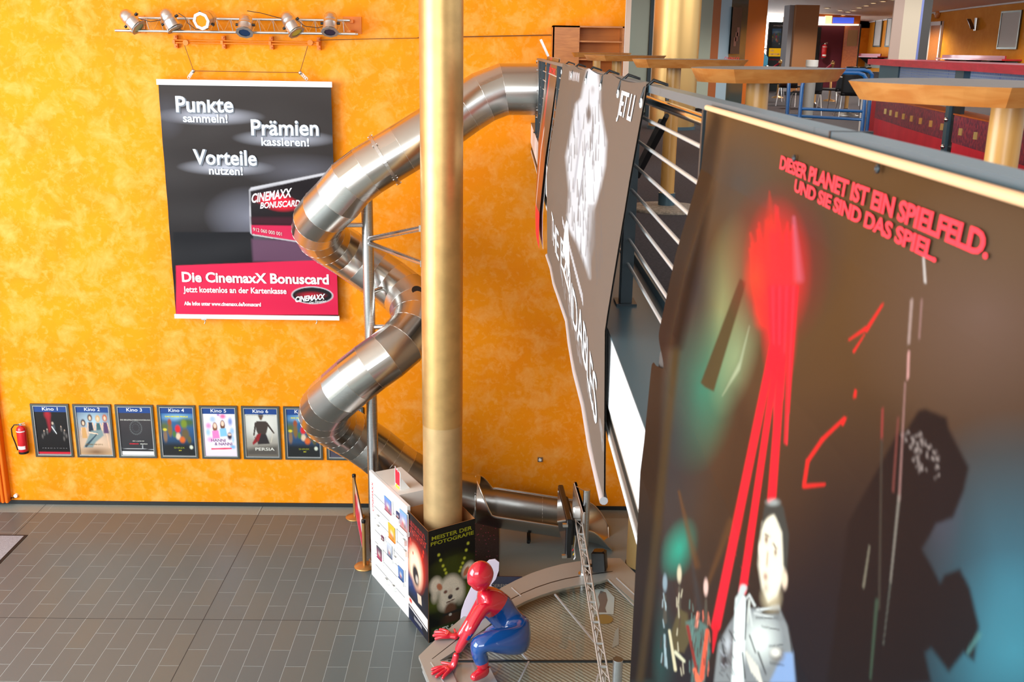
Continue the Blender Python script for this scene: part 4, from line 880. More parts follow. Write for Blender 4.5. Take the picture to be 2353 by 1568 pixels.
# loudspeaker
sp = thing('loudspeaker', onz(1375, 1318, ZC), 'small black loudspeaker tilted on the counter rim right of the far post', 'loudspeaker')
c = onz(1378, 1318, ZC)+V((0, .1, .15)); U_ = unit((1, -.25, .12)); Wd = unit(np.cross((.1, .1, 1), U_)); MB().bevbox(c, (.2, .2, .3), .025, U=U_, W=Wd).build('speaker_box', M_black, sp)
MB().box(c-Wd*.104, (.17, .008, .27), U=U_, W=Wd).build('speaker_grille', mat('grille', (32, 34, 36), .3), sp)
m = MB(); m.box(c+V((-.14, 0, -.08)), (.1, .04, .03)); m.cyl(c+V((-.17, 0, -.15)), c+V((-.17, 0, -.02)), .016, n=8); m.build('bracket', M_black, sp)

# ================================================================ dark board with lettering, speckled carpet runner, cutout
kb = thing('event_board', onz(1140, 1345, .0), 'dark blue board with small white lettering on the floor behind the counter', 'board')
k0, k1 = ony(1092, 1352, 14.45), ony(1200, 1352, 14.45); k0[2] = k1[2] = .01
hk = .17; MB().prism([k0, k1, k1+V((0, .14, hk+.1)), k0+V((0, .14, hk+.1))], (0, .02, 0)).build('board_panel', mat('navy_board', (34, 40, 84), .4), kb)
text_flat('board_lettering', 'KINOEREIGNIS', k0+V((.12, -.004+.06, .13)), k0+V((.62, -.004+.06, .13)), unit(V((0, .14, hk+.1))), .05, LET['pale'], kb, 0, .012)
cr = thing('carpet_runner', (-.25, 15, 0), 'dark carpet runner with pink dots on the floor beneath the slide trough', 'carpet')
c0 = [onz(1085, 1196, .004), onz(1146, 1200, .004), onz(1147, 1330, .004), onz(1085, 1330, .004)]; MB().prism(c0, (0, 0, .006)).build('pile', M_carpet, cr)
dm = mat('pink_dot', (170, 70, 110), .9)
dd_ = MB()
for k in range(40):
    u, v = rng.random(2); p = c0[0]*(1-u)*(1-v)+c0[1]*u*(1-v)+c0[2]*u*v+c0[3]*(1-u)*v; dd_.cyl(p+V((0, 0, .0055)), p+V((0, 0, .0075)), .011, n=6)
tag(dd_.build('woven_dots', dm, cr), kind='stuff')
cut = thing('cutout_stand', onz(1108, 1400, ZC), 'pale lilac wing-shaped cardboard cutout standing behind the crouching statue', 'cutout')
yc = 11.95; pts = [(1056, 1436), (1060, 1405), (1068, 1382), (1082, 1352), (1096, 1330), (1108, 1312), (1116, 1296), (1124, 1288), (1138, 1286), (1147, 1293), (1146, 1312), (1139, 1332), (1128, 1345), (1135, 1360), (1125, 1440)]
MB().prism([ony(x, y, yc) for x, y in pts], (0, .015, 0)).build('cutout_board', mat('lilac_board', (206, 198, 216), .6), cut)
p = ony(1090, 1436, yc); MB().prism([p, p+V((0, .3, 0)), p+V((0, .01, .5))], (.01, 0, 0)).build('cutout_strut', M_offwhite, cut)
# right-hand gold column, half hidden under the gallery
rc = thing('gallery_column', (2.45, 15.4, 0), 'gold column standing at the right end of the counter under the gallery', 'column')
MB().cyl((2.45, 15.5, 0), (2.45, 15.5, ZF-.36), .285, n=40, caps=False).build('shaft', mat('pale_gold', (206, 176, 118), .42, .5), rc); MB().cyl((2.45, 15.5, 0), (2.45, 15.5, .06), .3, n=40).build('foot_ring', M_dsteel, rc)

# ================================================================ crouching statue (plain figure)
stt = thing('crouching_statue', onz(1120, 1520, ZC), 'glossy red and blue statue of a crouching figure with both hands on the counter', 'statue')
M_sred = mat('statue_red', (204, 30, 52), .12, coat=.8); M_sblue = mat('statue_blue', (18, 72, 142), .1, coat=.9)
def J(x, y, Y): return ony(x, y, Y)
Yn = 10.55
J_ = dict(pelvis=J(1188, 1462, 11.0), waist=J(1170, 1432, 11.12), chest=J(1143, 1395, 11.15), upper=J(1122, 1372, 11.1), neck=J(1108, 1352, 11.05), head0=J(1104, 1330, 11.0),
 shn=J(1110, 1392, 10.92), eln=J(1078, 1450, 10.72), wrn=J(1050, 1500, 10.78), shf=J(1118, 1368, 11.35), elf=J(1082, 1425, 11.5), wrf=J(1054, 1466, 11.4),
 hipn=J(1200, 1475, 10.82), knn=J(1094, 1478, 10.62), ann=J(1112, 1538, 10.62), hipf=J(1185, 1450, 11.28), knf=J(1118, 1456, 11.45), anf=J(1160, 1490, 11.5))
def skin(name, verts, edges, radii, mat_, parent, root=0, sub=2):
    me = bpy.data.meshes.new(name); o = bpy.data.objects.new(name, me); org = V(verts[0]); me.from_pydata([tuple(V(v)-org) for v in verts], edges, [])
    COL.objects.link(o); md = o.modifiers.new('s', 'SKIN'); md.use_smooth_shade = True
    for i, r in enumerate(radii): me.skin_vertices[0].data[i].radius = (r, r) if not hasattr(r, '__len__') else r
    me.skin_vertices[0].data[root].use_root = True
    m2 = o.modifiers.new('u', 'SUBSURF'); m2.levels = sub; m2.render_levels = sub
    bpy.context.view_layer.update(); ev = o.evaluated_get(bpy.context.evaluated_depsgraph_get()); m = bpy.data.meshes.new_from_object(ev); bpy.data.objects.remove(o)
    o = bpy.data.objects.new(name, m); m.name = name; COL.objects.link(o); m.materials.clear()
    for q in (mat_ if isinstance(mat_, (list, tuple)) else [mat_]): m.materials.append(q)
    o.parent = parent; ORG[o.name] = org; o.location = Vector(org-ORG[parent.name]); m.polygons.foreach_set('use_smooth', [True]*len(m.polygons)); return o
def chain(a, b, n): return [a+(b-a)*k/n for k in range(1, n)]
K = ['pelvis', 'waist', 'chest', 'upper', 'neck', 'shn', 'eln', 'wrn', 'shf', 'elf', 'wrf', 'hipn', 'knn', 'ann', 'hipf', 'knf', 'anf']
vs = [J_[k] for k in K]; ix = {k: i for i, k in enumerate(K)}
R_ = dict(pelvis=.165, waist=.155, chest=.18, upper=.155, neck=.075, shn=.088, eln=.062, wrn=.044, shf=.085, elf=.060, wrf=.044, hipn=.165, knn=.125, ann=.058, hipf=.14, knf=.085, anf=.055)
E_ = [('pelvis', 'waist'), ('waist', 'chest'), ('chest', 'upper'), ('upper', 'neck'), ('upper', 'shn'), ('shn', 'eln'), ('eln', 'wrn'), ('upper', 'shf'), ('shf', 'elf'), ('elf', 'wrf'), ('pelvis', 'hipn'), ('hipn', 'knn'), ('knn', 'ann'), ('pelvis', 'hipf'), ('hipf', 'knf'), ('knf', 'anf')]
R_ = {k: v*(1.16 if k not in ('wrn', 'wrf', 'neck') else 1.15) for k, v in R_.items()}; edges = []; rad = [R_[k] for k in K]
for a, b in E_:
    if (a, b) in (('hipn', 'knn'), ('knn', 'ann'), ('hipf', 'knf'), ('shn', 'eln'), ('shf', 'elf')):
        mid = (vs[ix[a]]+vs[ix[b]])/2; i = len(vs); vs.append(mid + (V((0, 0, .02)) if a == 'hipn' else 0)); rad.append((R_[a]+R_[b])/2*(1.04 if b in ('ann', 'knn') else .98)); edges += [(ix[a], i), (i, ix[b])]
    else: edges.append((ix[a], ix[b]))
body_o = skin('body', vs, edges, rad, [M_sblue, M_sred], stt)
me = body_o.data; org = ORG[body_o.name]
def seg_d(p, a, b): t = np.clip((p-a)@(b-a)/((b-a)@(b-a)), 0, 1); return np.linalg.norm(p-a-(b-a)*t), t
mi = []
zc_b = (J_['waist']+J_['pelvis'])/2
for f in me.polygons:
    p = V(f.center)+org; best = None
    for a, b in E_:
        d, t = seg_d(p, J_[a], J_[b]); d /= (R_[a]*(1-t)+R_[b]*t)
        if best is None or d < best[0]: best = (d, a, b, t)
    _, a, b, t = best; red = 0
    if b in ('eln', 'wrn', 'elf', 'wrf') or b == 'neck' or a == 'upper': red = 1
    if (a, b) == ('chest', 'upper') and t > .35: red = 1
    if b in ('ann', 'anf') and t > .72: red = 1
    mi.append(red)
me.polygons.foreach_set('material_index', mi)
# head: smooth ovoid with a faint brow, nose and chin
hc = J_['head0']+V((0, 0, .03)); fd = unit(V((-.8, -.55, -.15))); hb = MB()
def headf(a, b):
    th, ph = b*math.pi, a*2*math.pi; x, y, z = math.sin(th)*math.cos(ph), math.sin(th)*math.sin(ph), math.cos(th)
    r = V((x*.168, y*.138, z*.195)); 
    if z < 0: r = r*V((1-.22*(-z), 1-.25*(-z), 1))
    if x > 0: r[0] += .018*math.exp(-((y/.22)**2+((z+.08)/.22)**2))+.010*math.exp(-((y/.5)**2+((z+.75)/.25)**2))
    sd = unit(np.cross(z_, fd)); return hc+fd*r[0]+sd*r[1]+np.cross(fd, sd)*r[2]
hb.grid(headf, 40, 28); hb.build('head', M_sred, stt)
def hand(wr, dirv, side, parent, nm='hand', G=1.3):
    d = unit(dirv); d[2] = 0; d = unit(d); sx = unit(np.cross(z_, d))*side; base = V((wr[0], wr[1], ZC+.035)); palm = base+d*.12
    vs = [V(wr), base+d*.05+V((0, 0, .01)), palm]; ed = [(0, 1), (1, 2)]; rd_ = [.042, (.05, .035), (.055, .028)]
    for k, (off, ang, L) in enumerate(((-.056, -.42, .160), (-.020, -.14, .19), (.020, .10, .185), (.056, .36, .145))):
        kn = palm+sx*off+d*.03; dr = d*math.cos(ang)+sx*math.sin(ang); i = len(vs); vs += [kn+V((0, 0, .01)), kn+dr*L*.5+V((0, 0, .012)), kn+dr*L+V((0, 0, -.012))]; ed += [(2, i), (i, i+1), (i+1, i+2)]; rd_ += [.026, .024, .020]
    i = len(vs); th = base+d*.04-sx*.05; dr = d*math.cos(1.05)-sx*math.sin(1.05); vs += [th, th+dr*.075, th+dr*.15+V((0, 0, -.01))]; ed += [(1, i), (i, i+1), (i+1, i+2)]; rd_ += [.024, .021, .018]
    return skin(nm, vs, ed, rd_, M_sred, parent)
hand(J_['wrn'], V((-1, -.75, 0)), 1, stt); hand(J_['wrf'], V((-1, .25, 0)), 1, stt)
def foot(an, d, parent):
    d = unit(d); g = V((an[0], an[1], ZC+.055)); return skin('foot', [V(an), g-d*.02, g+d*.10, g+d*.20+V((0, 0, -.005)), g-d*.09], [(0, 1), (1, 2), (2, 3), (1, 4)], [.055, .062, .062, .05, .05], M_sred, parent)
foot(J_['ann'], V((-.75, -.65, 0)), stt); foot(J_['anf'], V((-.8, .3, 0)), stt)

# ================================================================ gallery floor and fascia
s = MB(); s.bb((.50, -8, ZF-.33), (5.4, D, ZF-.004)); s.bb((5.4, -8, ZF-.33), (16, 46, ZF-.004)); s.bb((2.0, D, ZF-.33), (5.4, 46, ZF-.004))
struct(s.build('floor_gallery', M_dsteel))
struct(MB().bb((.80, -8, ZF-.003), (5.4, D, ZF)).bb((5.4, -8, ZF-.003), (16, 46, ZF)).bb((2.0, D, ZF-.003), (5.4, 46, ZF)).build('floor_carpet', M_carpet))
struct(MB().bb((.49, -8, ZF-.325), (.50, D-.01, ZF)).build('trim_1', M_steelwhite))
s = MB(); s.bb((.487, -8, ZF-.004), (.80, D-.01, ZF+.004)); s.bb((.79, -8, ZF), (.80, D-.01, ZF+.05)); struct(s.build('trim_2', M_teal))
s = MB(); s.bb((.50, -8, ZF-.37), (.60, D-.01, ZF-.33)); s.bb((.54, -8, ZF-.41), (.66, D-.01, ZF-.37)); struct(s.build('trim_3', mat('trim_grey', (150, 148, 140), .35, .5)))
struct(MB().bb((.50, -8, ZF-.46), (.80, D-.01, ZF-.41)).build('trim_4', mat('trim_dark', (96, 90, 84), .4, .4)))
struct(MB().bb((.495, -8, ZF-.475), (.515, D-.01, ZF-.45)).build('trim_5', M_steelwhite))

# ---------------------------------------------------------------- railing
XR, ZR = .62, 8.163
rg = thing('gallery_railing', (XR, 7, ZF), 'steel gallery railing with thin round rods and twin flat posts', 'railing')
def railx(y): return XR-.10*max(0, (y-6)/9.6)**1.5
ys = [-.5, 1, 2, 3, 4, 5, 6, 8, 10, 12, 14, 15.6]
hr = MB()
for a, b in zip(ys[:-1], ys[1:]):
    A = V((railx(a)+.005, a, ZR-.015)); B_ = V((railx(b)+.005, b, ZR-.015)); hr.box((A+B_)/2, (np.linalg.norm(B_-A)+.002, .055, .03), U=B_-A, W=(1, 0, 0))
hr.build('handrail', M_teal, rg)
hr = MB(); hr.tube([V((railx(y)+.06, y, ZR-.088)) for y in ys], .021, 12); hr.build('tube_rail', M_chrome, rg)
for z in (8.014, 7.900, 7.783, 7.660, 7.549, 7.420, 7.300): MB().tube([V((railx(y), y, z)) for y in ys[:-1]+[14.8]], .0075, 8).build('rod', mat('rod_steel', (206, 208, 208), .3, .45), rg)
for y in (1.35, 3.07, 4.95, 6.9, 8.9, 10.9, 12.9, 14.2, 14.8, 15.6):
    for d in (-.035, .035):
        w = .022; x = railx(y); MB().bb((x-.028, y+d-w/2, ZF-.02), (x+.028, y+d+w/2, ZR-.03)).build('post', M_dsteel, rg)
    MB().bb((x-.05, y-.07, ZF), (x+.05, y+.07, ZF+.015)).build('post_foot', M_dsteel, rg)
for y0, x0 in ((1.9, 0), (1.15, 0)):
    MB().bb((railx(y0)-.024, y0-.004, ZR-.031), (railx(y0)+.055, y0+.004, ZR+.001)).build('joint_line', M_black, rg)
for y in (4.6, 12.0): 
    A = onx(1532, 266, .74) if y < 5 else V((.68, 12.6, 7.95)); B_ = onx(1462, 402, .74) if y < 5 else V((.68, 13.4, 7.3)); m = MB(); m.cyl(A, A+(B_-A)*.12, .012, n=8); m.box((A+(B_-A)*.55), (np.linalg.norm(B_-A)*.86, .03, .05), U=B_-A, W=(1, 0, 0)); m.build('diagonal_stay', M_black, rg)
tag(MB().box(ony(1251, 110, 15.5), (.03, .2, .26), U=(1, 0, .5), W=(0, 1, 0)).build('white_ticket', M_white), 'thin white paper strip standing at the far end of the railing', 'paper')

# ---------------------------------------------------------------- cloth posters over the railing
M_cloth = printed('cloth_print', .38, .04, .0); M_clothm = printed('cloth_print_matt', .6, .3)
# near poster (A)
def XA(Y, z):
    x = np.interp(z, [5.6, 7.0, 7.10, 7.42, 7.72, 7.97, 8.14, 8.20], [.450, .445, .452, .466, .518, .580, .590, .592])
    x -= .012*math.sin(Y*2.3+z*.6)*min(1, max(0, (8.1-z)*1.5)); 
    if z > 7.38: x -= .020*math.exp(-((Y-2.72)/.09)**2)*min(1, (8.16-z)*4)*min(1, (z-7.38)*6)
    return x
Y_A0, Y_A1, ZA1 = 3.02, .62, 5.9
def yedge(z): return Y_A0+(-.17*math.exp(-((z-7.415)/.03)**2) if z < 7.5 else 0)+(.035 if z < 7.38 else 0)
pa = thing('red_beam_poster', (.55, 2, 5.9), 'huge dark glossy cloth poster with red lettering over the nearest railing', 'poster')
nu, nv = 640, 700
U, Vv = np.meshgrid(np.linspace(0, 1, nu+1), np.linspace(0, 1, nv+1))
ZZ = 8.15+(ZA1-8.15)*Vv**.95
yes = np.array([[yedge(z) for z in ZZ[:, 0]]]).T
YY = yes+(Y_A1-yes)*U
XX = np.array([[XA(y, z) for y, z in zip(ry, rz)] for ry, rz in zip(YY, ZZ)])
PP = np.stack([XX, YY, ZZ], -1)
# print laid out in the sheet's own flat frame: distance along the rail and height
Q = PP.copy(); q = Q-CP; zc_ = q@CF; PXA = 1176.5+F*(q@CR)/zc_; PYA = 784+F*(q@CD)/zc_
c = Canvas(PXA, PYA, (74, 60, 48))
c.vgrad(250, 1568, (104, 78, 50), (38, 38, 46)); c.ell(1900, 700, 420, 480, (98, 72, 44), 1, .75); c.ell(2260, 720, 330, 330, (112, 92, 82), 1, .85)
c.ell(2300, 560, 300, 160, (104, 86, 66), 1, .5); c.ell(2330, 1360, 330, 420, (64, 112, 128), 1, .95); c.ell(2330, 1500, 240, 240, (72, 140, 156), 1, .7); c.ell(2160, 1150, 60, 180, (96, 92, 108), 1, .6)
c.ell(1960, 1330, 330, 460, (40, 34, 36), 1, .95); c.ell(1700, 1180, 200, 420, (84, 60, 40), 1, .6); c.ell(1830, 1420, 260, 260, (32, 34, 42), 1, .9)
c.ell(1700, 420, 130, 160, (70, 70, 70), 1, .8); c.ell(1840, 560, 120, 220, (64, 54, 56), 1, .7)
# teal to yellow-green flank
c.ell(1655, 720, 70, 240, (150, 156, 112), 1, .75, rot=.18); c.ell(1610, 900, 95, 200, (40, 148, 120), 1, .9, rot=.15); c.ell(1690, 820, 55, 150, (150, 170, 130), 1, .7, rot=.25); c.ell(1545, 1000, 110, 420, (22, 52, 66), 1, .85, rot=.08); c.ell(1560, 1262, 44, 80, (36, 158, 136), .9, .9, rot=.3); c.ell(1500, 1500, 60, 160, (38, 96, 92), 1, .8); c.ell(1600, 660, 60, 200, (44, 50, 58), 1, .8)
c.poly([(1610, 880), (1700, 640), (1715, 650), (1640, 900), (1620, 890)], (78, 62, 36), 5, .9); c.poly([(1700, 850), (1722, 750), (1700, 830), (1660, 910)], (170, 180, 150), 6, .8)
c.poly([(1440, 780), (1530, 780), (1505, 1568), (1440, 1568)], (10, 11, 14), 24, .97); c.poly([(1545, 800), (1562, 800), (1500, 1400), (1478, 1568), (1462, 1568)], (70, 58, 34), 12, .85)
c.poly([(1470, 800), (1565, 800), (1600, 640), (1640, 420), (1662, 270), (1640, 250), (1560, 500)], (20, 19, 19), 20, .9)  # dark printed strip, with the shade of the curled edge painted in
c.poly([(1690, 900), (1640, 1100), (1560, 1420), (1650, 1568), (1780, 1568), (1760, 1000)], (58, 44, 36), 60, .6)
c.line(1560, 1130, 1600, 1300, 10, 26, (108, 74, 44), 1, .7); c.line(1680, 1200, 1620, 1360, 30, 14, (104, 72, 42), 1, .7); c.line(1590, 1290, 1610, 1420, 10, 30, (64, 64, 66), 1, .7)
# dark jagged rock-like mass at the right
c.poly([(2060, 1000), (2085, 985), (2110, 945), (2125, 940), (2175, 960), (2180, 985), (2226, 1075), (2214, 1130), (2190, 1190), (2150, 1205), (2135, 1235), (2118, 1262), (2140, 1300), (2160, 1340), (2170, 1322), (2205, 1308), (2228, 1350), (2250, 1440), (2238, 1520), (2215, 1500), (2180, 1545), (2140, 1490), (2125, 1500), (2140, 1570), (1900, 1570), (1950, 1200)], (34, 30, 33), 10, .97)
for _ in range(46):
    x, y = 2090+60*rng.random(), 990+110*rng.random(); c.ell(x+(y-1040)*.5, y, 3+4*rng.random(), 3+6*rng.random(), (150, 140, 136), .8, .75)
# red glow and beams
c.ell(1785, 610, 130, 200, (150, 28, 40), 1, .85)
for k in range(26):
    t = rng.random(); x = 1720+125*t; y0 = 470+70*abs(t-.5)*2+50*rng.random(); y1 = 640+130*rng.random()-60*abs(t-.5)
    c.line(x, y0, 1745+85*t, y1, 10, 30+14*rng.random(), (250, 60, 50) if t < .4 else (250, 44, 66), 1, .38)
c.ell(1786, 620, 84, 175, (246, 48, 58), 1, .95); c.line(1768, 440, 1772, 520, 6, 40, (190, 60, 50), 1, .6); c.line(1824, 500, 1836, 640, 14, 34, (196, 110, 130), 1, .55); c.ell(1735, 640, 30, 60, (230, 80, 50), 1, .6)
c.ell(1790, 760, 46, 150, (244, 40, 62), .9, .9)
for k in range(9): x = 1768+8*k; c.line(x, 660, 1776+4.5*k, 900+160*rng.random(), 12, 7, (252, 52, 76) if k % 2 else (222, 30, 58), .9, .8)
c.line(1776, 800, 1645, 1440, 22, 26, (238, 36, 58), .4); c.line(1645, 1440, 1638, 1500, 20, 4, (200, 30, 50), .5); c.line(1788, 800, 1706, 1360, 16, 22, (238, 36, 58), .4); c.line(1798, 820, 1773, 1150, 20, 24, (238, 36, 58), .4)
for a in ((2028, 700, 1990, 760, 7, 12), (1990, 755, 1950, 782, 12, 6), (1986, 770, 1962, 808, 4, 8), (1944, 960, 1936, 975, 5, 10), (1940, 962, 1890, 1010, 10, 12), (1890, 1010, 1856, 1060, 12, 12), (1856, 1060, 1848, 1112, 12, 12), (1848, 1118, 1894, 1114, 14, 9), (1966, 898, 1964, 912, 8, 10)): c.line(*a, (220, 44, 48), .6, .9)
for a, col in (((2122, 590, 2126, 650, 7, 8), (206, 200, 196)), ((2095, 690, 2088, 790, 10, 9), (170, 150, 144)), ((2088, 810, 2086, 870, 8, 8), (206, 160, 156)), ((2080, 880, 2066, 1150, 6, 8), (150, 118, 114)), ((2066, 1140, 2046, 1340, 9, 6), (134, 130, 122)), ((2046, 1340, 2030, 1480, 6, 3), (92, 96, 90)), ((2118, 690, 2112, 780, 7, 6), (150, 120, 116)), ((2028, 940, 2026, 1010, 8, 8), (150, 66, 66)), ((2026, 1010, 2020, 1400, 8, 8), (70, 66, 60)), ((2015, 1380, 2000, 1560, 12, 8), (66, 86, 72)), ((1998, 1255, 1984, 1350, 6, 8), (126, 122, 108)), ((2064, 960, 2052, 1130, 8, 8), (120, 70, 66)), ((2250, 1460, 2224, 1500, 18, 12), (84, 130, 130))): c.line(*a, col, .7, .8)
# plain armed figure in pale grey
sk = (222, 218, 200)
c.poly([(1650, 1480), (1672, 1440), (1700, 1395), (1745, 1400), (1790, 1396), (1810, 1440), (1822, 1500), (1826, 1570), (1640, 1570)], (134, 140, 142), 6); c.ell(1745, 1470, 56, 74, (206, 214, 210), .7); c.ell(1690, 1500, 28, 60, (104, 96, 96), .8, .8)
c.poly([(1765, 1395), (1745, 1412), (1790, 1412), (1795, 1392), (1785, 1360)], (90, 84, 74), 5); c.ell(1772, 1372, 30, 44, (176, 166, 140), .6)
c.poly([(1752, 1200), (1776, 1180), (1798, 1200), (1806, 1270), (1800, 1330), (1785, 1370), (1765, 1385), (1750, 1350), (1742, 1300), (1745, 1250)], sk, 8)
c.poly([(1750, 1215), (1756, 1165), (1780, 1146), (1800, 1165), (1813, 1230), (1808, 1310), (1800, 1300), (1797, 1225), (1780, 1182), (1762, 1186)], (66, 72, 70), 6); c.ell(1776, 1155, 22, 12, (176, 184, 182), .7, .7)
c.ell(1803, 1333, 9, 28, (216, 200, 180), .5); c.ell(1746, 1263, 5, 24, (220, 214, 200), .6); c.ell(1761, 1240, 6, 14, (120, 86, 60), .8, .8); c.ell(1782, 1270, 5, 12, (120, 86, 60), .8, .8); c.line(1758, 1228, 1768, 1234, 5, 4, (96, 72, 52), .7); c.line(1776, 1250, 1786, 1262, 5, 4, (96, 72, 52), .7)
c.line(1764, 1270, 1762, 1300, 7, 8, (176, 156, 130), .9, .8); c.ell(1759, 1326, 8, 12, (150, 100, 80), .8, .8); c.ell(1760, 1352, 9, 16, (150, 132, 110), 1, .6)
c.line(1702, 1380, 1695, 1570, 30, 34, (230, 240, 238), .35); c.line(1690, 1400, 1708, 1352, 8, 22, (190, 200, 200), .5); c.line(1722, 1380, 1718, 1430, 8, 8, (190, 196, 190), .6); c.poly([(1800, 1500), (1822, 1500), (1828, 1570), (1768, 1570)], (134, 160, 196), 8); c.ell(1786, 1506, 22, 24, (120, 116, 110), .6, .8); c.ell(1782, 1500, 16, 14, (224, 224, 216), .7)
for k in range(5): c.line(1715+k*6, 1500+k*8, 1728+k*6, 1545+k*8, 9, 7, (206, 206, 196), .6)
c.ell(1672, 1480, 10, 30, (190, 196, 200), .8, .8); c.ell(1664, 1520, 12, 26, (66, 54, 56), .8, .9)
# collar, straps and seams of the jacket
for q in ((1702, 1392, 1722, 1368, 9, 7), (1722, 1368, 1734, 1392, 7, 9), (1734, 1410, 1776, 1420, 8, 6), (1740, 1402, 1790, 1396, 9, 7), (1722, 1400, 1728, 1440, 7, 7)): c.line(*q, (200, 206, 204), .6, .9)
for q in ((1716, 1380, 1712, 1470, 5, 5), (1738, 1420, 1800, 1422, 6, 4), (1750, 1440, 1790, 1448, 4, 4), (1812, 1440, 1820, 1500, 5, 5), (1722, 1460, 1736, 1500, 5, 5), (1768, 1486, 1798, 1482, 5, 4), (1770, 1524, 1800, 1530, 6, 4), (1706, 1500, 1712, 1560, 6, 6), (1655, 1460, 1668, 1520, 5, 6), (1676, 1450, 1690, 1474, 5, 5), (1742, 1500, 1760, 1550, 7, 5)): c.line(*q, (62, 64, 66), .7, .85)
for k in range(26): x, y = 1652+44*rng.random(), 1450+110*rng.random(); c.line(x, y, x+8, y+14*rng.random(), 4, 3, (176, 182, 190) if k % 2 else (70, 68, 72), .7, .7)
# smaller plain figures at the left
for x, y, h, col in ((1528, 1340, 90, (140, 160, 170)), (1561, 1320, 110, (206, 196, 170)), (1622, 1350, 90, (220, 190, 180))):
    c.ell(x, y, 7, 26, col, .5, .95); c.line(x, y+30, x, y+h, 8, 14, (92, 88, 78), .7, .8)
c.poly([(1540, 1460), (1560, 1400), (1580, 1410), (1586, 1470), (1572, 1500), (1545, 1500)], (98, 90, 62), 6, .9); c.poly([(1575, 1430), (1600, 1420), (1625, 1440), (1632, 1500), (1618, 1570), (1588, 1570), (1592, 1500)], (96, 128, 122), 6, .85); c.line(1580, 1440, 1600, 1540, 10, 9, (140, 60, 54), .6); c.line(1625, 1450, 1612, 1560, 12, 16, (214, 100, 76), .6); c.line(1538, 1450, 1552, 1540, 8, 10, (206, 200, 170), .6); c.line(1552, 1500, 1572, 1520, 12, 9, (206, 206, 180), .6); c.line(1596, 1540, 1606, 1570, 12, 18, (226, 120, 90), .6); c.line(1527, 1460, 1530, 1530, 7, 9, (150, 170, 176), .7); c.line(1604, 1410, 1600, 1440, 10, 10, (226, 150, 130), .6)
for k in range(60):
    x = (1528, 1561, 1622, 1590, 1604)[k % 5]+16*(rng.random()-.5); y = 1350+200*rng.random(); col = ((170, 190, 196), (206, 200, 176), (206, 120, 100), (110, 140, 134), (80, 60, 56))[k % 5 if k % 3 else 4]; c.line(x, y, x+6*(rng.random()-.5), y+14+14*rng.random(), 4, 5, col, .8, .7)
f = [(j*(nu+1)+i, (j+1)*(nu+1)+i, (j+1)*(nu+1)+i+1, j*(nu+1)+i+1) for j in range(nv) for i in range(nu)]
sheet = link_mesh('poster_cloth', PP.reshape(-1, 3), f, M_cloth, pa, sm=[True]*len(f), colors=np.clip(c.c, 0, 1).reshape(-1, 3)**1.18*.72)
back = MB().grid(lambda a, b: V((XA(3.0-2.38*a, 8.12-2.2*b)+.012, 3.0-2.38*a, 8.12-2.2*b)), 24, 40); back.build('cloth_backing', mat('cloth_back', (60, 58, 56), .7), pa)
M_red = mat('lettering_glow_red', (238, 34, 58), .45)
def on_a(px, py): p = onx(px, py, .56); return p
def lineA(p0, p1, hp0, hp1):
    a, b = on_a(*p0), on_a(*p1); a2, b2 = on_a(p0[0], p0[1]-hp0), on_a(p1[0], p1[1]-hp1)
    h0, h1 = a2[2]-a[2], b2[2]-b[2]
    def fn(u, v):
        y = a[1]+(b[1]-a[1])*u; z = a[2]+(b[2]-a[2])*u+(h0+(h1-h0)*u)*v; 
        # keep the same sight line when the sheet is nearer or farther than the reference plane
        return V((XA(y, z)-.004, y, z))
    return fn
def refine(fn, px0, px1): return fn
text_mesh('poster_lettering', 'DIESER PLANET IST EIN SPIELFELD.', lineA((1767, 386), (2228, 594), 29, 58), M_red, sheet, .035, .95)
text_mesh('poster_lettering', 'UND SIE SIND DAS SPIEL.', lineA((1801, 438), (2118, 602), 27, 42), M_red, sheet, .035, .95)
m = MB(); m.tube([V((.584, y, ZR-.018)) for y in np.linspace(3.0, .6, 12)], .008, 8); m.build('edge_batten', mat('pale_wood', (226, 176, 132), .5), pa)
for px, py in ((1829, 364), (2022, 388)): p = onx(px, py, .585); m = MB().tube([p+V((-.004, .005*math.cos(t), .005*math.sin(t))) for t in np.linspace(0, 2*math.pi, 13)[:-1]], .003, 5, closed=True); m.build('eyelet', M_dsteel, pa)

# middle poster (B)
def XB(Y, z):
    x = np.interp(z, [6.1, 7.12, 7.2, 7.65, 8.1, 8.18], [.505, .470, .478, .532, .580, .588]); f_ = max(0, (8.1-z))
    return x-.010*math.sin(Y*3.1)*min(1, f_*3)-.012*math.sin(Y*1.3+1)*min(1, f_*2)-.018*max(0, (Y-7)/3)
YB0, YB1 = 10.1, 4.32
pbm = thing('grey_film_poster', (.55, 7, 6.2), 'long grey cloth poster with a white figure and distorted white title over the middle railing', 'poster')
nu, nv = 420, 260
U, Vv = np.meshgrid(np.linspace(0, 1, nu+1), np.linspace(0, 1, nv+1)); ZZ = 8.175+(6.33-8.175)*Vv; YY = YB0+(YB1-YB0)*U
ZZ = ZZ+.02*np.sin(U*14)*(1-Vv)*0-.02*(1-Vv)*np.abs(np.sin(U*math.pi*4))
XX = np.array([[XB(y, z) for y, z in zip(ry, rz)] for ry, rz in zip(YY, ZZ)]); PP = np.stack([XX, YY, ZZ], -1)
q = PP-CP; zc_ = q@CF; PXB = 1176.5+F*(q@CR)/zc_; PYB = 784+F*(q@CD)/zc_
c = Canvas(PXB, PYB, (128, 116, 106)); w = (236, 240, 246)
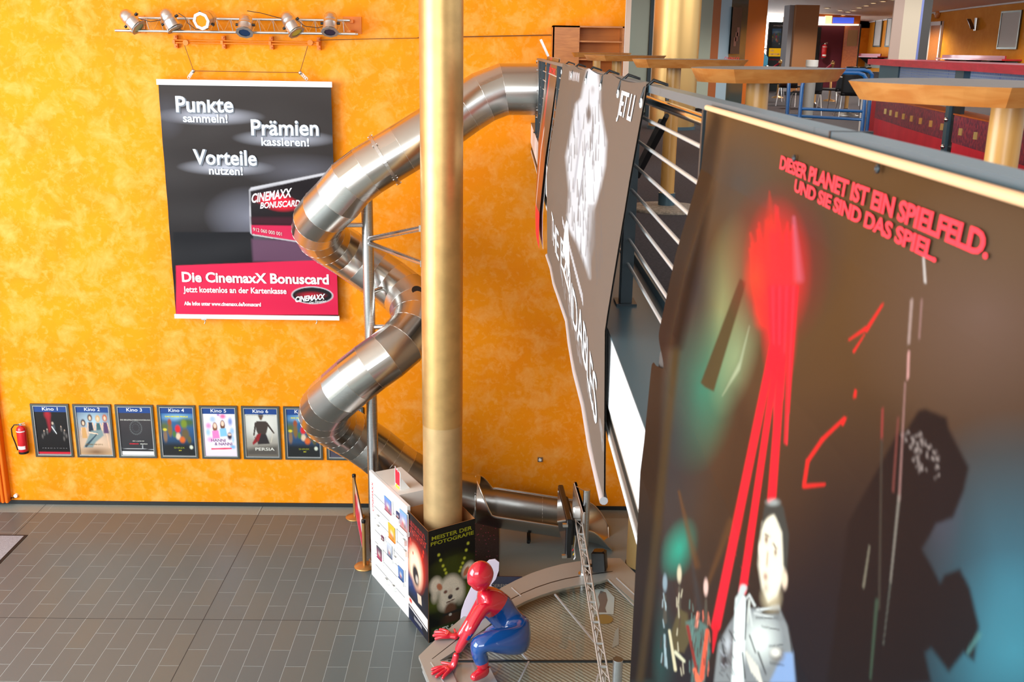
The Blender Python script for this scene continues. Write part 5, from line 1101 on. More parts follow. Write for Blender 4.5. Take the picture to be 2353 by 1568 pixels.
c.poly([(1352, 150), (1374, 160), (1379, 200), (1379, 245), (1387, 290), (1394, 325), (1391, 380), (1380, 430), (1364, 480), (1354, 560), (1356, 640), (1326, 560), (1302, 520), (1308, 440), (1304, 400), (1300, 360), (1312, 300), (1322, 240), (1335, 225), (1342, 190)], (214, 217, 222), 9); c.ell(1360, 400, 22, 90, w, .8, .9); c.ell(1334, 410, 14, 70, w, .9, .7); c.ell(1362, 185, 10, 22, w, .8, .9)
c.ell(1353, 262, 8, 26, (108, 100, 96), .7, .9); c.ell(1362, 205, 6, 14, (176, 176, 180), .9, .8); c.ell(1330, 290, 7, 40, (190, 192, 200), 1, .8); c.line(1348, 330, 1330, 470, 5, 8, (140, 142, 150), 1, .7); c.line(1336, 300, 1318, 440, 7, 9, (168, 170, 178), 1, .7); c.line(1362, 300, 1356, 440, 5, 7, (206, 210, 218), 1, .7)
for k in range(120): x, y = 1304+84*rng.random(), 180+440*rng.random(); c.line(x, y, x+5*(rng.random()-.5), y+20+30*rng.random(), 2, 5, (118, 114, 112), 1, .6)
c.poly([(1352, 470), (1368, 470), (1366, 560), (1350, 640), (1346, 560)], (150, 148, 148), 6, .6)
for k in range(46):
    t = rng.random(); x = 1282+100*t+6*rng.random(); y = 590+400*t+30*rng.random(); c.line(x, y, x+3, y+26, 2, 3, (176, 178, 182), 1, .6)
for k in range(13): x = 1309+1.85*k; c.line(x, 164+.35*k, x-1.6+(k % 3), 183+.4*k, 1.1, 1.1, (236, 238, 244), .6)   # blurred cast lettering, illegible in the photograph
for k in range(22): t = k/21; x = 1292+46*t; y = 498+175*t; c.line(x, y, x+1.4, y+18+10*t, 1.3, 1.8, (232, 234, 240), .7)
for k in range(40): t = k/39; x = 1287+36*t; y = 694+176*t; c.line(x, y-8, x+.6, y+5, 1.6, 2.2, (214, 74, 70), .7)
c.c = np.clip(c.c, 0, 1)**1.3*.66
f = [(j*(nu+1)+i, (j+1)*(nu+1)+i, (j+1)*(nu+1)+i+1, j*(nu+1)+i+1) for j in range(nv) for i in range(nu)]
shb = link_mesh('poster_cloth', PP.reshape(-1, 3), f, M_clothm, pbm, sm=[True]*len(f), colors=c.c.reshape(-1, 3))
MB().grid(lambda a, b: V((XB(YB0+(YB1-YB0)*a, 8.16-1.82*b)+.008, YB0+(YB1-YB0)*a, 8.16-1.82*b)), 30, 30).build('cloth_backing', mat('cloth_back', (60, 58, 56), .7), pbm)
def fb(Y0, Y1, z0, z1, h0, h1): return lambda u, v: (lambda y, z: V((XB(y, z)-.004, y, z)))(Y0+(Y1-Y0)*u, z0+(z1-z0)*u+(h0+(h1-h0)*u)*v)
M_tw = mat('lettering_cloth_white', (244, 244, 248), .6)
def yz(px, py): p = onx(px, py, .50); return p[1], p[2]
a, b = yz(1276, 545), yz(1372, 930)
text_mesh('poster_title', 'THE EXPENDABLES', fb(a[0], b[0]-.35, a[1], b[1]+.0, .24, .24), M_tw, shb, .0, .9)
text_mesh('poster_lettering', 'JET LI', fb(5.15, 4.58, 8.0, 8.0, .11, .11), M_tw, shb, .01, .9)
MB().tube([V((XB(y, 6.33)-.0, y, 6.315)) for y in np.linspace(YB0, YB1, 10)], .02, 10).build('bottom_tube', mat('tube_grey', (176, 176, 180), .4, .3), pbm)
for y in (10.05, 8.7, 7.3, 6.2, 5.25, 4.36):
    p = V((XB(y, 8.1)-.006, y, 8.09)); m = MB(); m.tube([p+V((0, .018*math.cos(t), .018*math.sin(t))) for t in np.linspace(0, 2*math.pi, 11)[:-1]], .005, 5, closed=True); m.build('eyelet', M_white, pbm)
    MB().tube([p+V((-.003, 0, 0)), V((.585, y-.01, 8.15)), V((.62, y-.01, 8.182)), V((.675, y-.01, 8.165)), V((.68, y-.01, 8.10))], .008, 5).build('tie', M_black, pbm)

# far narrow poster (C)
pc_ = thing('far_twisted_poster', (.5, 12.5, 6.0), 'narrow curled orange and black cloth poster at the slide end of the railing', 'poster')
def fC(u, v):
    z = 8.20-2.05*v; zz = [6.0, 6.3, 6.55, 7.16, 7.6, 8.2]; xn = np.interp(z, zz, [.44, .425, .425, .475, .53, .595]); xf = np.interp(z, zz, [.47, .455, .45, .47, .52, .575])
    yn, yf = 11.3, 13.9-.9*v; b = math.sin(u*math.pi)*.03*v
    return V((xf+(xn-xf)*u-b, yf+(yn-yf)*u, z+ (0 if v < .7 else .12*(1-u)*(v-.7)/.3)))
def art_c(c): c.vgrad(0, 200, (120, 84, 56), (52, 42, 40)); c.line(40, 0, 50, 120, 20, 20, (214, 60, 56), 1, .8); c.line(12, 20, 10, 150, 12, 10, (150, 180, 190), 1, .7); c.poly([(0, 100), (40, 60), (100, 110), (100, 150), (0, 190)], (150, 74, 34), 20, .8); c.line(60, 80, 60, 190, 10, 10, (226, 226, 222), 1, .6); c.poly([(-5, 150), (14, 150), (14, 210), (-5, 210)], (20, 20, 22), 6); c.poly([(-5, 172), (110, 160), (110, 210), (-5, 210)], (226, 40, 50), 4)
print_sheet('poster_cloth', fC, 40, 120, 100, 200, art_c, M_cloth, pc_)
MB().grid(lambda a, b: fC(a*1.0, b)+V((.012+.03*b, -.02*b, 0)), 12, 40).build('cloth_backing', M_white, pc_)
text_mesh('poster_lettering', 'PREDATORS', lambda u, v: fC(.2+.7*u, .085-.03*v)+V((-.004, 0, 0)), M_red, pc_, .02)

# ================================================================ open wooden shelf unit by the slide entry
M_ply = wood('shelf_oak', (188, 118, 62), (170, 102, 52), 2, .4, (2, 2, 14))
su = thing('shelf_unit', (1.35, 17.35, ZF), 'brown oak shelf unit with a closed left side and open shelves by the slide entry', 'shelf unit')
x0, x1, x2, zt = .80, 1.205, 1.95, 8.66; yf, yb = 17.25, D-.02
MB().bb((x0, yf-.0, ZF), (x1, yf+.02, zt)).build('door_panel', M_ply, su)
for x in (x0, x1, x2-.03): MB().bb((x-.0, yf+.0, ZF), (x+.025, yb, zt)).build('side_board', M_ply, su)
MB().bb((x0, yf, zt-.025), (x2, yb, zt)).build('top_board', M_ply, su)
for z in (8.42, 8.14, 7.86, 7.55): MB().bb((x1+.02, yf+.02, z-.012), (x2-.03, yb, z+.012)).build('shelf_board', M_ply, su)
MB().bb((x0, yb-.01, ZF), (x2, yb, zt-.03)).build('back_board', wood('shelf_back', (214, 122, 30), (206, 112, 22), 2, .5), su)

# ================================================================ high bistro tables along the gallery
M_tt = mat('table_top_grey', (104, 94, 86), .42, noise=.12, nscale=60); M_edgew = wood('table_edge_beech', (216, 146, 78), (200, 122, 56), 2.2, .3, (3, 3, 14)); M_legw = wood('table_leg_beech', (222, 168, 96), (206, 148, 74), 2, .3, (8, 8, 1))
def bistro(loc, rot, label, sc=1.0, h=1.147):
    """top like a rounded sail: one curved side, two corners, wood bevel all round"""
    t = thing('bistro_table', (loc[0], loc[1], ZF), label, 'high table', 'high bistro tables behind the railing'); co, si = math.cos(rot), math.sin(rot)
    pl = []
    R = .62*sc
    for a in np.linspace(-100, 100, 20): pl.append((R*math.cos(math.radians(a+180)), R*.82*math.sin(math.radians(a+180))))   # curved flank towards -x
    pl += [(R*.55, R*.62), (R*.95, R*.2), (R*.95, -R*.2), (R*.55, -R*.62)][::1]
    pts = [(p[0]*co-p[1]*si+loc[0], p[0]*si+p[1]*co+loc[1]) for p in pl]; zt = ZF+h; th = .062
    def lay(f, z): return [V((loc[0]+(x-loc[0])*f, loc[1]+(y-loc[1])*f, z)) for x, y in pts]
    n = len(pts); m = MB(); P = lay(1, zt)+lay(.90, zt-th); m.add(P, [(i, (i+1) % n, n+(i+1) % n, n+i) for i in range(n)]); m.add(lay(.9, zt-th), [tuple(range(n))]); m.build('wood_edge', M_edgew, t)
    m = MB(); m.prism(lay(.992, zt-.002), (0, 0, .003)); m.build('table_top', M_tt, t)
    MB().cyl((loc[0], loc[1], ZF+.10), (loc[0], loc[1], zt-th), .055, n=24).build('pedestal', M_legw, t)
    MB().cyl((loc[0], loc[1], ZF+.03), (loc[0], loc[1], ZF+.13), .066, n=20).build('collar', M_teal, t)
    MB().lathe((loc[0], loc[1], ZF), (0, 0, 1), [(.30, 0), (.30, .012), (.27, .024), (.07, .036)], 36).build('foot_plate', mat('speckled_plate', (150, 136, 120), .6, noise=.3, nscale=50), t)
    return t
def poly_table(pts, leg, label, h=1.147, th=.062, legr=.055):
    """same table, its outline given by the corners of the top"""
    c = V((leg[0], leg[1])); t = thing('bistro_table', (leg[0], leg[1], ZF), label, 'high table', 'high bistro tables behind the railing'); zt = ZF+h; n = len(pts); z1 = zt-th
    cen = V((np.mean([p[0] for p in pts]), np.mean([p[1] for p in pts])))
    def lay(f, z): return [V((*(cen+(V(p)[:2]-cen)*f), z)) for p in pts]
    m = MB(); m.add(lay(1, zt)+lay(.90, z1), [(i, (i+1) % n, n+(i+1) % n, n+i) for i in range(n)]); m.add(lay(.9, z1), [tuple(range(n))]); m.build('wood_edge', M_edgew, t)
    MB().prism(lay(.99, zt-.002), (0, 0, .003)).build('table_top', M_tt, t)
    MB().cyl((*c, ZF+.10), (*c, zt-th), legr, n=24).build('pedestal', M_legw, t); MB().cyl((*c, ZF+.03), (*c, ZF+.13), legr*1.2, n=20).build('collar', M_teal, t)
    MB().lathe((*c, ZF), (0, 0, 1), [(.30, 0), (.30, .012), (.27, .024), (.07, .036)], 36).build('foot_plate', mat('speckled_plate', (150, 136, 120), .6, noise=.3, nscale=50), t); return t
def arc(p, q, bulge, n=10):
    p, q = V(p), V(q); d = q-p; nn = V((-d[1], d[0])); return [tuple(p+d*k/n+nn*bulge*4*(k/n)*(1-k/n)) for k in range(n)]
def tbl(xl, xc, xr, Yc, dl, dr, label, h, legx, bl=.13, br=.10):
    """corner facing the viewer at depth Yc, wings receding to the left and right; pixel columns give the bearings"""
    X = lambda px, Y: ony(px, 150, Y)[0]
    A = (X(xc, Yc), Yc); L_ = (X(xl, Yc+dl), Yc+dl); R_ = (X(xr, Yc+dr), Yc+dr)
    far = ((L_[0]+R_[0])/2+.15, Yc+1.2)
    pts = arc(A, R_, -br)+arc(R_, far, -.12, 6)+arc(far, L_, -.12, 6)+arc(L_, A, -bl)
    # leg stands under the middle of the top, on the bearing measured in the photograph
    Yl = Yc+.42; return poly_table(pts, (X(legx, Yl), Yl), label, h)
tbl(1953, 2333, 2560, 3.15, .55, .55, 'nearest high table with an orange beech edge at the right border of the picture', 1.118, 2332)
tbl(1588, 1687, 1946, 4.75, .25, .75, 'high table with a pale corner and dark right edge, second nearest along the railing', 1.133, 1745)
tbl(1452, 1484, 1720, 7.7, .25, .8, 'high table whose whole pole and speckled foot show through the railing rods', 1.147, 1549)
tbl(1341, 1388, 1530, 11.6, .4, .9, 'high table in front of the oak shelves, fourth along the railing', 1.150, 1417)
tbl(1314, 1326, 1450, 14.6, .3, .9, 'farthest high table at the railing, in front of the oak shelves', 1.165, 1371)

# ================================================================ second gold column on the gallery
g2 = thing('gallery_gold_column', (2.72, 16.75, ZF), 'shiny gold round column on the gallery behind the high tables', 'column')
MB().cyl((2.72, 16.85, ZF), (2.72, 16.85, 12.5), .365, n=48, caps=False).build('shaft', brushed('gold_foil', (204, 166, 104), .38, .7, (2, 2, 10), 0), g2)
MB().cyl((2.72, 16.85, ZF), (2.72, 16.85, ZF+.05), .385, n=48).build('foot_ring', M_teal, g2)

# grey-green partition with dark glass and orange slats behind it
XP = lambda px, Y: ony(px, 122, Y)[0]
M_gg = mat('grey_green_panel', (150, 158, 144), .5); M_bl = mat('pale_blue_panel', (150, 172, 186), .4); M_dg = mat('dark_green_glass', (48, 62, 60), .12, coat=.4); M_og = mat('orange_slat', (196, 98, 20), .45)
pt = thing('partition_wall', (4, 21, ZF), 'grey-green panelled partition with dark glass behind the gallery gold column', 'partition')
def slab(px0, px1, Y0, Y1, z0, z1, m, nm, dy=.06, par=pt): a, b = (XP(px0, Y0), Y0), (XP(px1, Y1), Y1); return MB().prism([(*a, z0), (*b, z0), (*b, z1), (*a, z1)], (0, dy, 0)).build(nm, m, par)
slab(1434, 1446, 19.5, 19.5, ZF, 12.4, M_white, 'white_edge_post', .3); slab(1446, 1492, 19.6, 19.9, ZF+.08, 12.4, M_gg, 'grey_panel'); slab(1490, 1500, 19.85, 19.9, ZF, 12.4, M_dsteel, 'dark_frame')
slab(1500, 1632, 19.9, 22, ZF+.08, 12.4, M_gg, 'grey_panel'); slab(1446, 1760, 20.1, 24.5, ZF, ZF+.1, M_black, 'plinth', .05)
slab(1632, 1650, 22, 22.2, ZF+.08, 12.4, mat('brown_slat', (150, 78, 26), .5), 'orange_slat'); slab(1650, 1674, 22.3, 22.6, ZF+.08, 12.4, M_bl, 'blue_panel'); slab(1674, 1712, 22.6, 23.2, ZF+.08, 12.4, M_dg, 'dark_glass_panel'); slab(1706, 1756, 23.2, 24.4, ZF+.08, 12.4, M_og, 'orange_pillar', .3)
def lean(px, Y, z): return V((XP(px, Y), Y, z))
MB().prism([lean(1677, 22.55, 8.25), lean(1698, 22.9, 8.25), lean(1698, 22.9, 9.2), lean(1677, 22.55, 9.2)], (0, -.02, 0)).build('reflected_picture', mat('reflected_picture', (66, 42, 34), .4), pt)  # reflection in the dark glass, put in as coloured panel and figures
for k in range(3): p = lean(1686+k*3, 22.6, 8.5+k*.1); MB().box(p+V((0, -.03, 0)), (.05, .01, .18)).build('reflected_figure', mat('reflection_brown', (120, 66, 44), .6), pt)
text_flat('window_lettering', 'CINEMAXX', lean(1663, 22.4, 8.11)+V((0, -.1, 0)), lean(1698, 22.8, 8.11)+V((0, -.1, 0)), (0, 0, 1), .08, LET['red'], pt, .0, 0)

# ================================================================ upper hall beyond the gallery
ZT = 9.62
struct(MB().bb((14, 24, ZF), (14.3, 46, ZT+.5)).build('wall_right', M_wall2))
s = MB(); s.bb((5.2, 41.0, ZF), (8.6, 41.3, ZT+1)); s.bb((11.6, 41.0, ZF+2.15), (14.3, 41.3, ZT+1)); s.bb((13.45, 41.0, ZF), (14.3, 41.3, ZT+1)); struct(s.build('wall_far', M_wall2))
def ceilf(a, b):
    x = 2.0+12*a; y = 17.8+24*b; return V((x, y, ZT+.10-.28*a*a*(b**1.5)+.10*math.sin(b*3)))
c_ = MB().grid(ceilf, 20, 20); struct(c_.build('ceiling_hall', M_ceil))
struct(MB().tube([ceilf(1, b)+V((-.02, 0, -.02)) for b in np.linspace(.3, 1, 14)], .03, 6).build('trim_6', M_white))
for k, (px, py) in enumerate(((1939, 6), (1895, 40), (1914, 39), (1926, 36), (1938, 34), (1949, 30), (1961, 28), (1974, 24), (1990, 21), (2006, 17), (2028, 14), (2050, 11), (1930, 28), (1900, 25))):
    v = ray(px, py); t = (9.62-EYE)/v[2]; p = CP+v*t
    if p[1] > 41: continue
    # rest on the curved ceiling
    a_, b__ = (p[0]-2)/12, (p[1]-17.8)/24; zc2 = ceilf(a_, b__)[2] if 0 <= b__ <= 1 and a_ <= 1 else 9.62
    dl = thing('ceiling_downlight', (p[0], p[1], zc2), 'tiny round recessed downlight in the curved beige ceiling', 'downlight', 'recessed ceiling downlights')
    MB().cyl((p[0], p[1], zc2-.015), (p[0], p[1], zc2+.02), .11, n=14).build('trim_ring', mat('lamp_ring', (200, 176, 140), .3, .6), dl); MB().cyl((p[0], p[1], zc2-.018), (p[0], p[1], zc2-.012), .07, n=12).build('lamp', mat('lamp_warm', (255, 220, 170), .4, emit=1.5), dl)
# bright window far behind the totem
wn = MB()
for k in range(4): x = 8.75+k*.95; wn.bb((x, 41.05, ZF), (x+.06, 41.12, ZT+.3))
for z in (ZF, ZF+1.3, ZT+.2): wn.bb((8.7, 41.05, z), (11.6, 41.12, z+.06))
o = wn.build('window_1', M_white); struct(o)
gp = MB().bb((8.7, 41.14, ZF), (11.6, 41.15, ZT+.3)).build('glass', mat('daylit_glass', (246, 250, 255), .3, emit=9), o)

def place(px, py, Y): return ony(px, py, Y)
# brown and beige pillars
pl = thing('brown_pillar', (XP(1840, 31), 31, ZF), 'square brown pillar with a grey left face in front of the far doorway', 'pillar')
a0, a1 = XP(1821, 31), XP(1874, 31); MB().bb((a0, 31, ZF+.1), (a1, 31.8, ZT)).build('shaft', mat('brown_pillar_paint', (158, 104, 58), .6), pl); MB().bb((XP(1806, 31.2), 31.2, ZF+.1), (a0, 31.8, ZT)).build('grey_side', mat('grey_pillar_side', (150, 146, 148), .5), pl); MB().bb((XP(1804, 31.2), 30.98, ZF), (a1+.01, 31.82, ZF+.1)).build('plinth', M_black, pl)
pl = thing('beige_pillar', (XP(2090, 19), 19, ZF), 'large beige pillar with a blue-edged dark right side behind the red bar', 'pillar')
for (pa_, pb_), m, nm in (((2043, 2066), mat('taupe_paint', (176, 150, 136), .5), 'taupe_face'), ((2066, 2105), mat('beige_paint', (206, 190, 166), .55), 'beige_face'), ((2105, 2110), mat('blue_strip', (110, 120, 176), .35, .3), 'metal_strip'), ((2110, 2130), mat('charcoal_paint', (58, 54, 52), .5), 'dark_face')):
    MB().bb((XP(pa_, 19), 19, ZF), (XP(pb_, 19), 19.04, ZT+.1)).build(nm, m, pl)
# advertising totem
tt = thing('screen_totem', (XP(1781, 34), 34, ZF), 'tall black screen stand with a colourful poster and a yellow sign before the bright window', 'screen stand')
x0, x1 = XP(1763, 34), XP(1799, 34); MB().bb((x0, 34, ZF), (x1, 34.15, 9.22)).build('cabinet', mat('totem_black', (28, 36, 34), .3), tt)
def ft(u, v): return V((x0+(x1-x0)*(.2+.58*u), 33.985, 9.02-.56*v))
print_sheet('screen_picture', ft, 24, 30, 100, 131, art4, M_paper, tt)
MB().bb((x0+(x1-x0)*.1, 33.98, 8.17), (x0+(x1-x0)*.84, 33.995, 8.42)).build('yellow_sign', mat('sign_yellow', (246, 186, 10), .5, emit=.5), tt)
for v, s_ in ((8.32, 'UNSER'), (8.21, 'FILMPROGRAMM')): text_flat('sign_lettering', s_, (x0+(x1-x0)*.17, 33.978, v), (x0+(x1-x0)*(.4 if v > 8.3 else .76), 33.978, v), (0, 0, 1), .06, M_lw, tt, .02)
text_flat('totem_lettering', 'AKTUELLE FILME', (x0+.12, 33.99, 9.09), (x0+.5, 33.99, 9.09), (0, 0, 1), .035, M_lw, tt); text_flat('totem_lettering', 'CINEMAXX', (x0+.06, 33.99, 8.05), (x0+.45, 33.99, 8.05), (0, 0, 1), .05, LET['red'], tt)
# doorway with open leaf
Yd = 38.5; dw = thing('far_doorway', (XP(1905, Yd), Yd, ZF), 'open double door with a dark maroon interior and an orange leaf', 'door')
zd = 9.25
MB().bb((XP(1868, Yd), Yd, ZF), (XP(1965, Yd), Yd+.05, ZF+2.35)).build('maroon_interior', mat('maroon_paint', (92, 8, 34), .6), dw); MB().bb((XP(1868, Yd), Yd-.02, ZF), (XP(1882, Yd), Yd, zd-.05)).build('dark_curtain', M_black, dw)
MB().bb((XP(1858, Yd), Yd-.05, ZF), (XP(1868, Yd), Yd+.05, zd)).build('orange_jamb', M_og, dw); MB().bb((XP(1866.5, Yd), Yd-.07, ZF), (XP(1869.5, Yd), Yd+.05, zd)).build('steel_jamb', M_alu, dw); MB().bb((XP(1960, Yd), Yd-.5, ZF), (XP(1963, Yd), Yd-.44, zd+.05)).build('steel_jamb', M_dsteel, dw)
MB().prism([(XP(1934, Yd), Yd-.05, ZF), (XP(1960, Yd), Yd-.45, ZF), (XP(1960, Yd), Yd-.45, zd), (XP(1934, Yd), Yd-.05, zd)], (0, -.04, 0)).build('door_leaf', wood('door_orange', (206, 110, 34), (190, 94, 26)), dw)
MB().prism([(XP(1940, Yd), Yd-.18, 8.55), (XP(1957, Yd), Yd-.44, 8.55), (XP(1957, Yd), Yd-.44, 9.1), (XP(1940, Yd), Yd-.18, 9.1)], (0, -.02, 0)).build('pinned_notice', mat('notice_brown', (176, 122, 60), .5), dw)
MB().bb((XP(1860, Yd), Yd-.25, zd), (XP(1962, Yd), Yd, zd+.06)).build('lit_strip', mat('strip_light', (255, 240, 214), .4, emit=1.3), dw)
sg = thing('sign_fascia', (XP(1905, Yd), Yd-.1, zd+.06), 'yellow and blue lit sign fascia above the far doorway', 'sign')
MB().bb((XP(1857, Yd), Yd-.05, zd+.06), (XP(1968, Yd), Yd+.05, 9.66)).build('orange_board', M_og, sg)
MB().bb((XP(1868, Yd), Yd-.12, zd+.07), (XP(1887, Yd), Yd-.05, zd+.30)).build('white_sign', mat('sign_white_lit', (236, 236, 250), .4, emit=.9), sg); MB().bb((XP(1887, Yd), Yd-.13, zd+.07), (XP(1902, Yd), Yd-.05, zd+.33)).build('yellow_sign', mat('sign_cream', (250, 232, 170), .4, emit=.9), sg); MB().bb((XP(1905, Yd), Yd-.12, zd+.08), (XP(1952, Yd), Yd-.05, zd+.28)).build('blue_sign', mat('sign_blue', (70, 96, 220), .4, emit=.8), sg)
extinguisher(ony(1892, 135, 38.3), .55, .09, 'small red fire extinguisher on the maroon wall inside the far doorway')
def rope_post(px, py, Y, label):
    t = thing('rope_post', ony(px, py, Y)*V((1, 1, 0))+V((0, 0, ZF)), label, 'rope post', 'brass rope posts in the upper hall'); x = XP(px, Y)
    MB().lathe((x, Y, ZF), (0, 0, 1), [(.16, 0), (.15, .03), (.03, .06), (.028, .9), (.05, .93), (.04, 1.0), (.0, 1.02)], 16).build('post_body', M_brass, t); return x
xa = rope_post(1916, 124, 27.5, 'brass rope post in front of the far doorway'); xb = rope_post(1795, 122, 29, 'brass rope post beside the black screen stand')
for x, Y, dx in ((xa, 27.5, -.5), (xb, 29, -.55)): tag(MB().tube([(x, Y, ZF+.95), (x+dx*.5, Y, ZF+.74), (x+dx, Y, ZF+.68)], .025, 8).build('barrier_rope', mat('rope_red', (176, 20, 50), .7)), 'red velvet rope hanging from the brass post '+('by the far doorway' if x == xa else 'by the black screen stand'), 'rope')

# wall items on the right wall
def onwall(px, py): return onx(px, py, 13.99)
def wall_frame(px0, px1, py0, py1, label):
    a = onwall(px0, py1); b = onwall(px1, py0); t = thing('blank_poster_frame', ((a+b)/2)*V((1, 1, 0))+V((0, 0, a[2])), label, 'picture frame', 'blank frames on the right wall')
    y0, y1 = sorted((a[1], b[1])); z0 = a[2]; z1 = z0+(1.02 if True else 0); w = .05; m = MB()
    m.bb((13.95, y0, z0), (13.99, y0+w, z1)); m.bb((13.95, y1-w, z0), (13.99, y1, z1)); m.bb((13.95, y0+w, z0), (13.99, y1-w, z0+w)); m.bb((13.95, y0+w, z1-w), (13.99, y1-w, z1)); m.build('frame', M_frame, t)
    MB().bb((13.965, y0+w, z0+w), (13.985, y1-w, z1-w)).build('blank_sheet', mat('blank_sheet', (196, 192, 182), .6), t)
wall_frame(2292, 2350, 30, 113, 'blank framed sheet on the orange wall nearest the right picture border'); wall_frame(2034, 2052, 47, 108, 'white framed sheet half hidden by the beige pillar'); wall_frame(2007, 2030, 49, 108, 'white framed sheet on the orange wall left of the beige pillar')
def sconce(px, py, label, sc=1.):
    p = onwall(px, py); t = thing('wall_sconce', p, label, 'wall lamp'); MB().cyl(p+V((-.06, 0, -.18))*sc, p+V((-.06, 0, .18))*sc, .05*sc, n=14).build('lamp_tube', M_steel, t); MB().prism([p+V((-.1, -.05, -.14))*sc, p+V((-.1, .3, .16))*sc, p+V((-.1, .1, .02))*sc], V((-.12, 0, 0))*sc).build('glass_wing', mat('brown_glass', (96, 60, 40), .2), t)
sconce(2247, 56, 'steel wall sconce with a brown wing between white door frame and blank sheet'); sconce(1996, 67, 'smaller steel wall sconce near the far ceiling corner', 1.)
p = onwall(2156, 31); t = thing('oval_clock', p, 'small oval fitting high on the orange wall above the white door frame', 'wall fitting'); MB().lathe(p, (-1, 0, 0), [(.16, 0), (.16, .05), (.10, .08), (.0, .1)], 24).build('oval_cover', mat('cover_orange', (214, 130, 50), .3), t); MB().ball(p+V((-.1, 0, 0)), .05, 10).build('lens', M_white, t)
a = onwall(2170, 42); b = onwall(2142, 42); dr = thing('white_framed_door', (13.98, a[1]+.4, ZF), 'orange door in a white frame on the right wall behind the red bar', 'door')
y0, y1 = a[1], a[1]+.98; zt_ = 9.33
for lo, hi in (((13.93, y0, ZF), (14, y0+.09, zt_)), ((13.93, y1-.09, ZF), (14, y1, zt_)), ((13.93, y0, zt_-.12), (14, y1, zt_))): MB().bb(lo, hi).build('door_frame', M_white, dr)
MB().bb((13.96, y0+.09, ZF), (14, y1-.09, zt_-.12)).build('door_leaf', wood('door_brown', (186, 110, 36), (170, 96, 28)), dr)
def wall_shelf(px0, px1, py, label, n):
    a, b = onwall(px0, py), onwall(px1, py); ya, yb_ = sorted((a[1], b[1])); z = 8.17; t = thing('wall_shelf', (13.8, (ya+yb_)/2, z), label, 'wall shelf', 'red wall shelves in the upper hall')
    red = mat('shelf_red', (170, 30, 54), .3, coat=.4); MB().bb((13.45, ya, z), (14, yb_, z+.04)).build('shelf_board', red, t); MB().bb((13.62, ya+.2, z+.04), (13.66, yb_-.1, z+.13)).build('raised_ledge', red, t); MB().bb((13.96, ya+.2, z-.38), (13.99, yb_, z-.02)).build('back_strip', M_gg, t)
    for k in range(n): y = ya+(yb_-ya)*(k+.6)/n; MB().prism([(13.5, y, z), (13.98, y, z), (13.98, y, z-.34)], (0, .06, 0)).build('bracket', M_dsteel, t)
wall_shelf(2190, 2350, 122, 'dark red wall shelf on steel brackets below the blank sheet at the right border', 3); wall_shelf(1968, 2052, 119, 'bright red wall shelf left of the beige pillar in the far corner', 3)
def stool(px, Y, label):
    x = XP(px, Y); t = thing('bar_stool', (x, Y, ZF), label, 'stool', 'black stools under the far wall shelf')
    MB().lathe((x, Y, ZF+.76), (0, 0, 1), [(.02, 0), (.17, .01), (.2, .05), (.0, .06)], 16).build('seat', M_black, t); m = MB()
    for k in range(4): an = k*math.pi/2+.4; m.cyl((x+.05*math.cos(an), Y+.05*math.sin(an), ZF+.76), (x+.22*math.cos(an), Y+.22*math.sin(an), ZF), .014, n=6)
    m.build('leg_frame', M_dsteel, t)
stool(1962, 33, 'black bar stool left under the red wall shelf'); stool(1992, 33, 'black bar stool right under the red wall shelf')

# ---------------------------------------------------------------- red bar counter
br_ = thing('bar_counter', (5.6, 13, ZF), 'long curved red bar counter with blue perforated panels and a mottled band of gold squares', 'bar counter')
M_rtop = wood('bar_red_wood', (200, 28, 60), (176, 18, 48), 2, .28, (2, 2, 14)); M_rpan = mat('bar_red_panel', (222, 40, 64), .45, noise=.08, nscale=3); M_band = mat('bar_band', (166, 60, 76), .4, noise=.6, nscale=24, two=(104, 46, 70)); M_gsq = mat('gold_square', (214, 186, 120), .3, .6)
LB = 22
BP = [(XP(2004+LB, 16.0), 16.0), (XP(2030+LB, 15.2), 15.2), (XP(2062+LB, 14.3), 14.3), (XP(2100+LB, 13.4), 13.4), (XP(2145+LB, 12.5), 12.5), (XP(2200+LB, 11.5), 11.5), (XP(2262+LB, 10.6), 10.6), (XP(2330+LB, 9.7), 9.7), (XP(2420+LB, 8.7), 8.7)]
def bar_at(px):
    for (x0, y0), (x1, y1) in zip(BP[:-1], BP[1:]):
        # intersection with bearing
        k = ony(px, 122, 1)[0]
        t = (k*y0-x0)/((x1-x0)-k*(y1-y0)+1e-9)
        if -.001 <= t <= 1.001: return V((x0+(x1-x0)*t, y0+(y1-y0)*t, 0))
    return V((*BP[-1], 0))
def ribbon(z0, z1, off, m, nm, th=.02):
    mb = MB()
    for (x0, y0), (x1, y1) in zip(BP[:-1], BP[1:]):
        d = unit((x1-x0, y1-y0, 0)); nn = V((d[1], -d[0], 0)); nn = nn if nn[0] < 0 else -nn
        a = V((x0, y0, z0))+nn*off; b = V((x1, y1, z0))+nn*off; mb.prism([a, b, b+V((0, 0, z1-z0)), a+V((0, 0, z1-z0))], -nn*th)
    return mb.build(nm, m, br_)
ribbon(8.145, 8.225, .19, M_rtop, 'bar_top', .8); ribbon(ZF, 7.36, 0, M_rpan, 'red_front'); ribbon(7.36, 7.66, .004, M_band, 'mottled_band'); ribbon(7.66, 7.675, .01, M_og, 'orange_ledge', .3)
for px in (2035, 2047.5, 2061.5, 2078, 2097, 2118.5, 2143, 2170, 2214, 2250): p = bar_at(px+(px-1040)/58); MB().box(p+V((-.012, -.004, 7.50)), (.02, .055, .075), U=(1, 0, 0), W=(-.25, 1, 0)).build('gold_square', M_gsq, br_)
grid_m = mat('blue_grid', (56, 100, 220), .5); gm = mat('grid_light', (170, 190, 214), .5)
ribbon(7.95, 8.145, -.10, grid_m, 'blue_panel')
hb_ = MB()
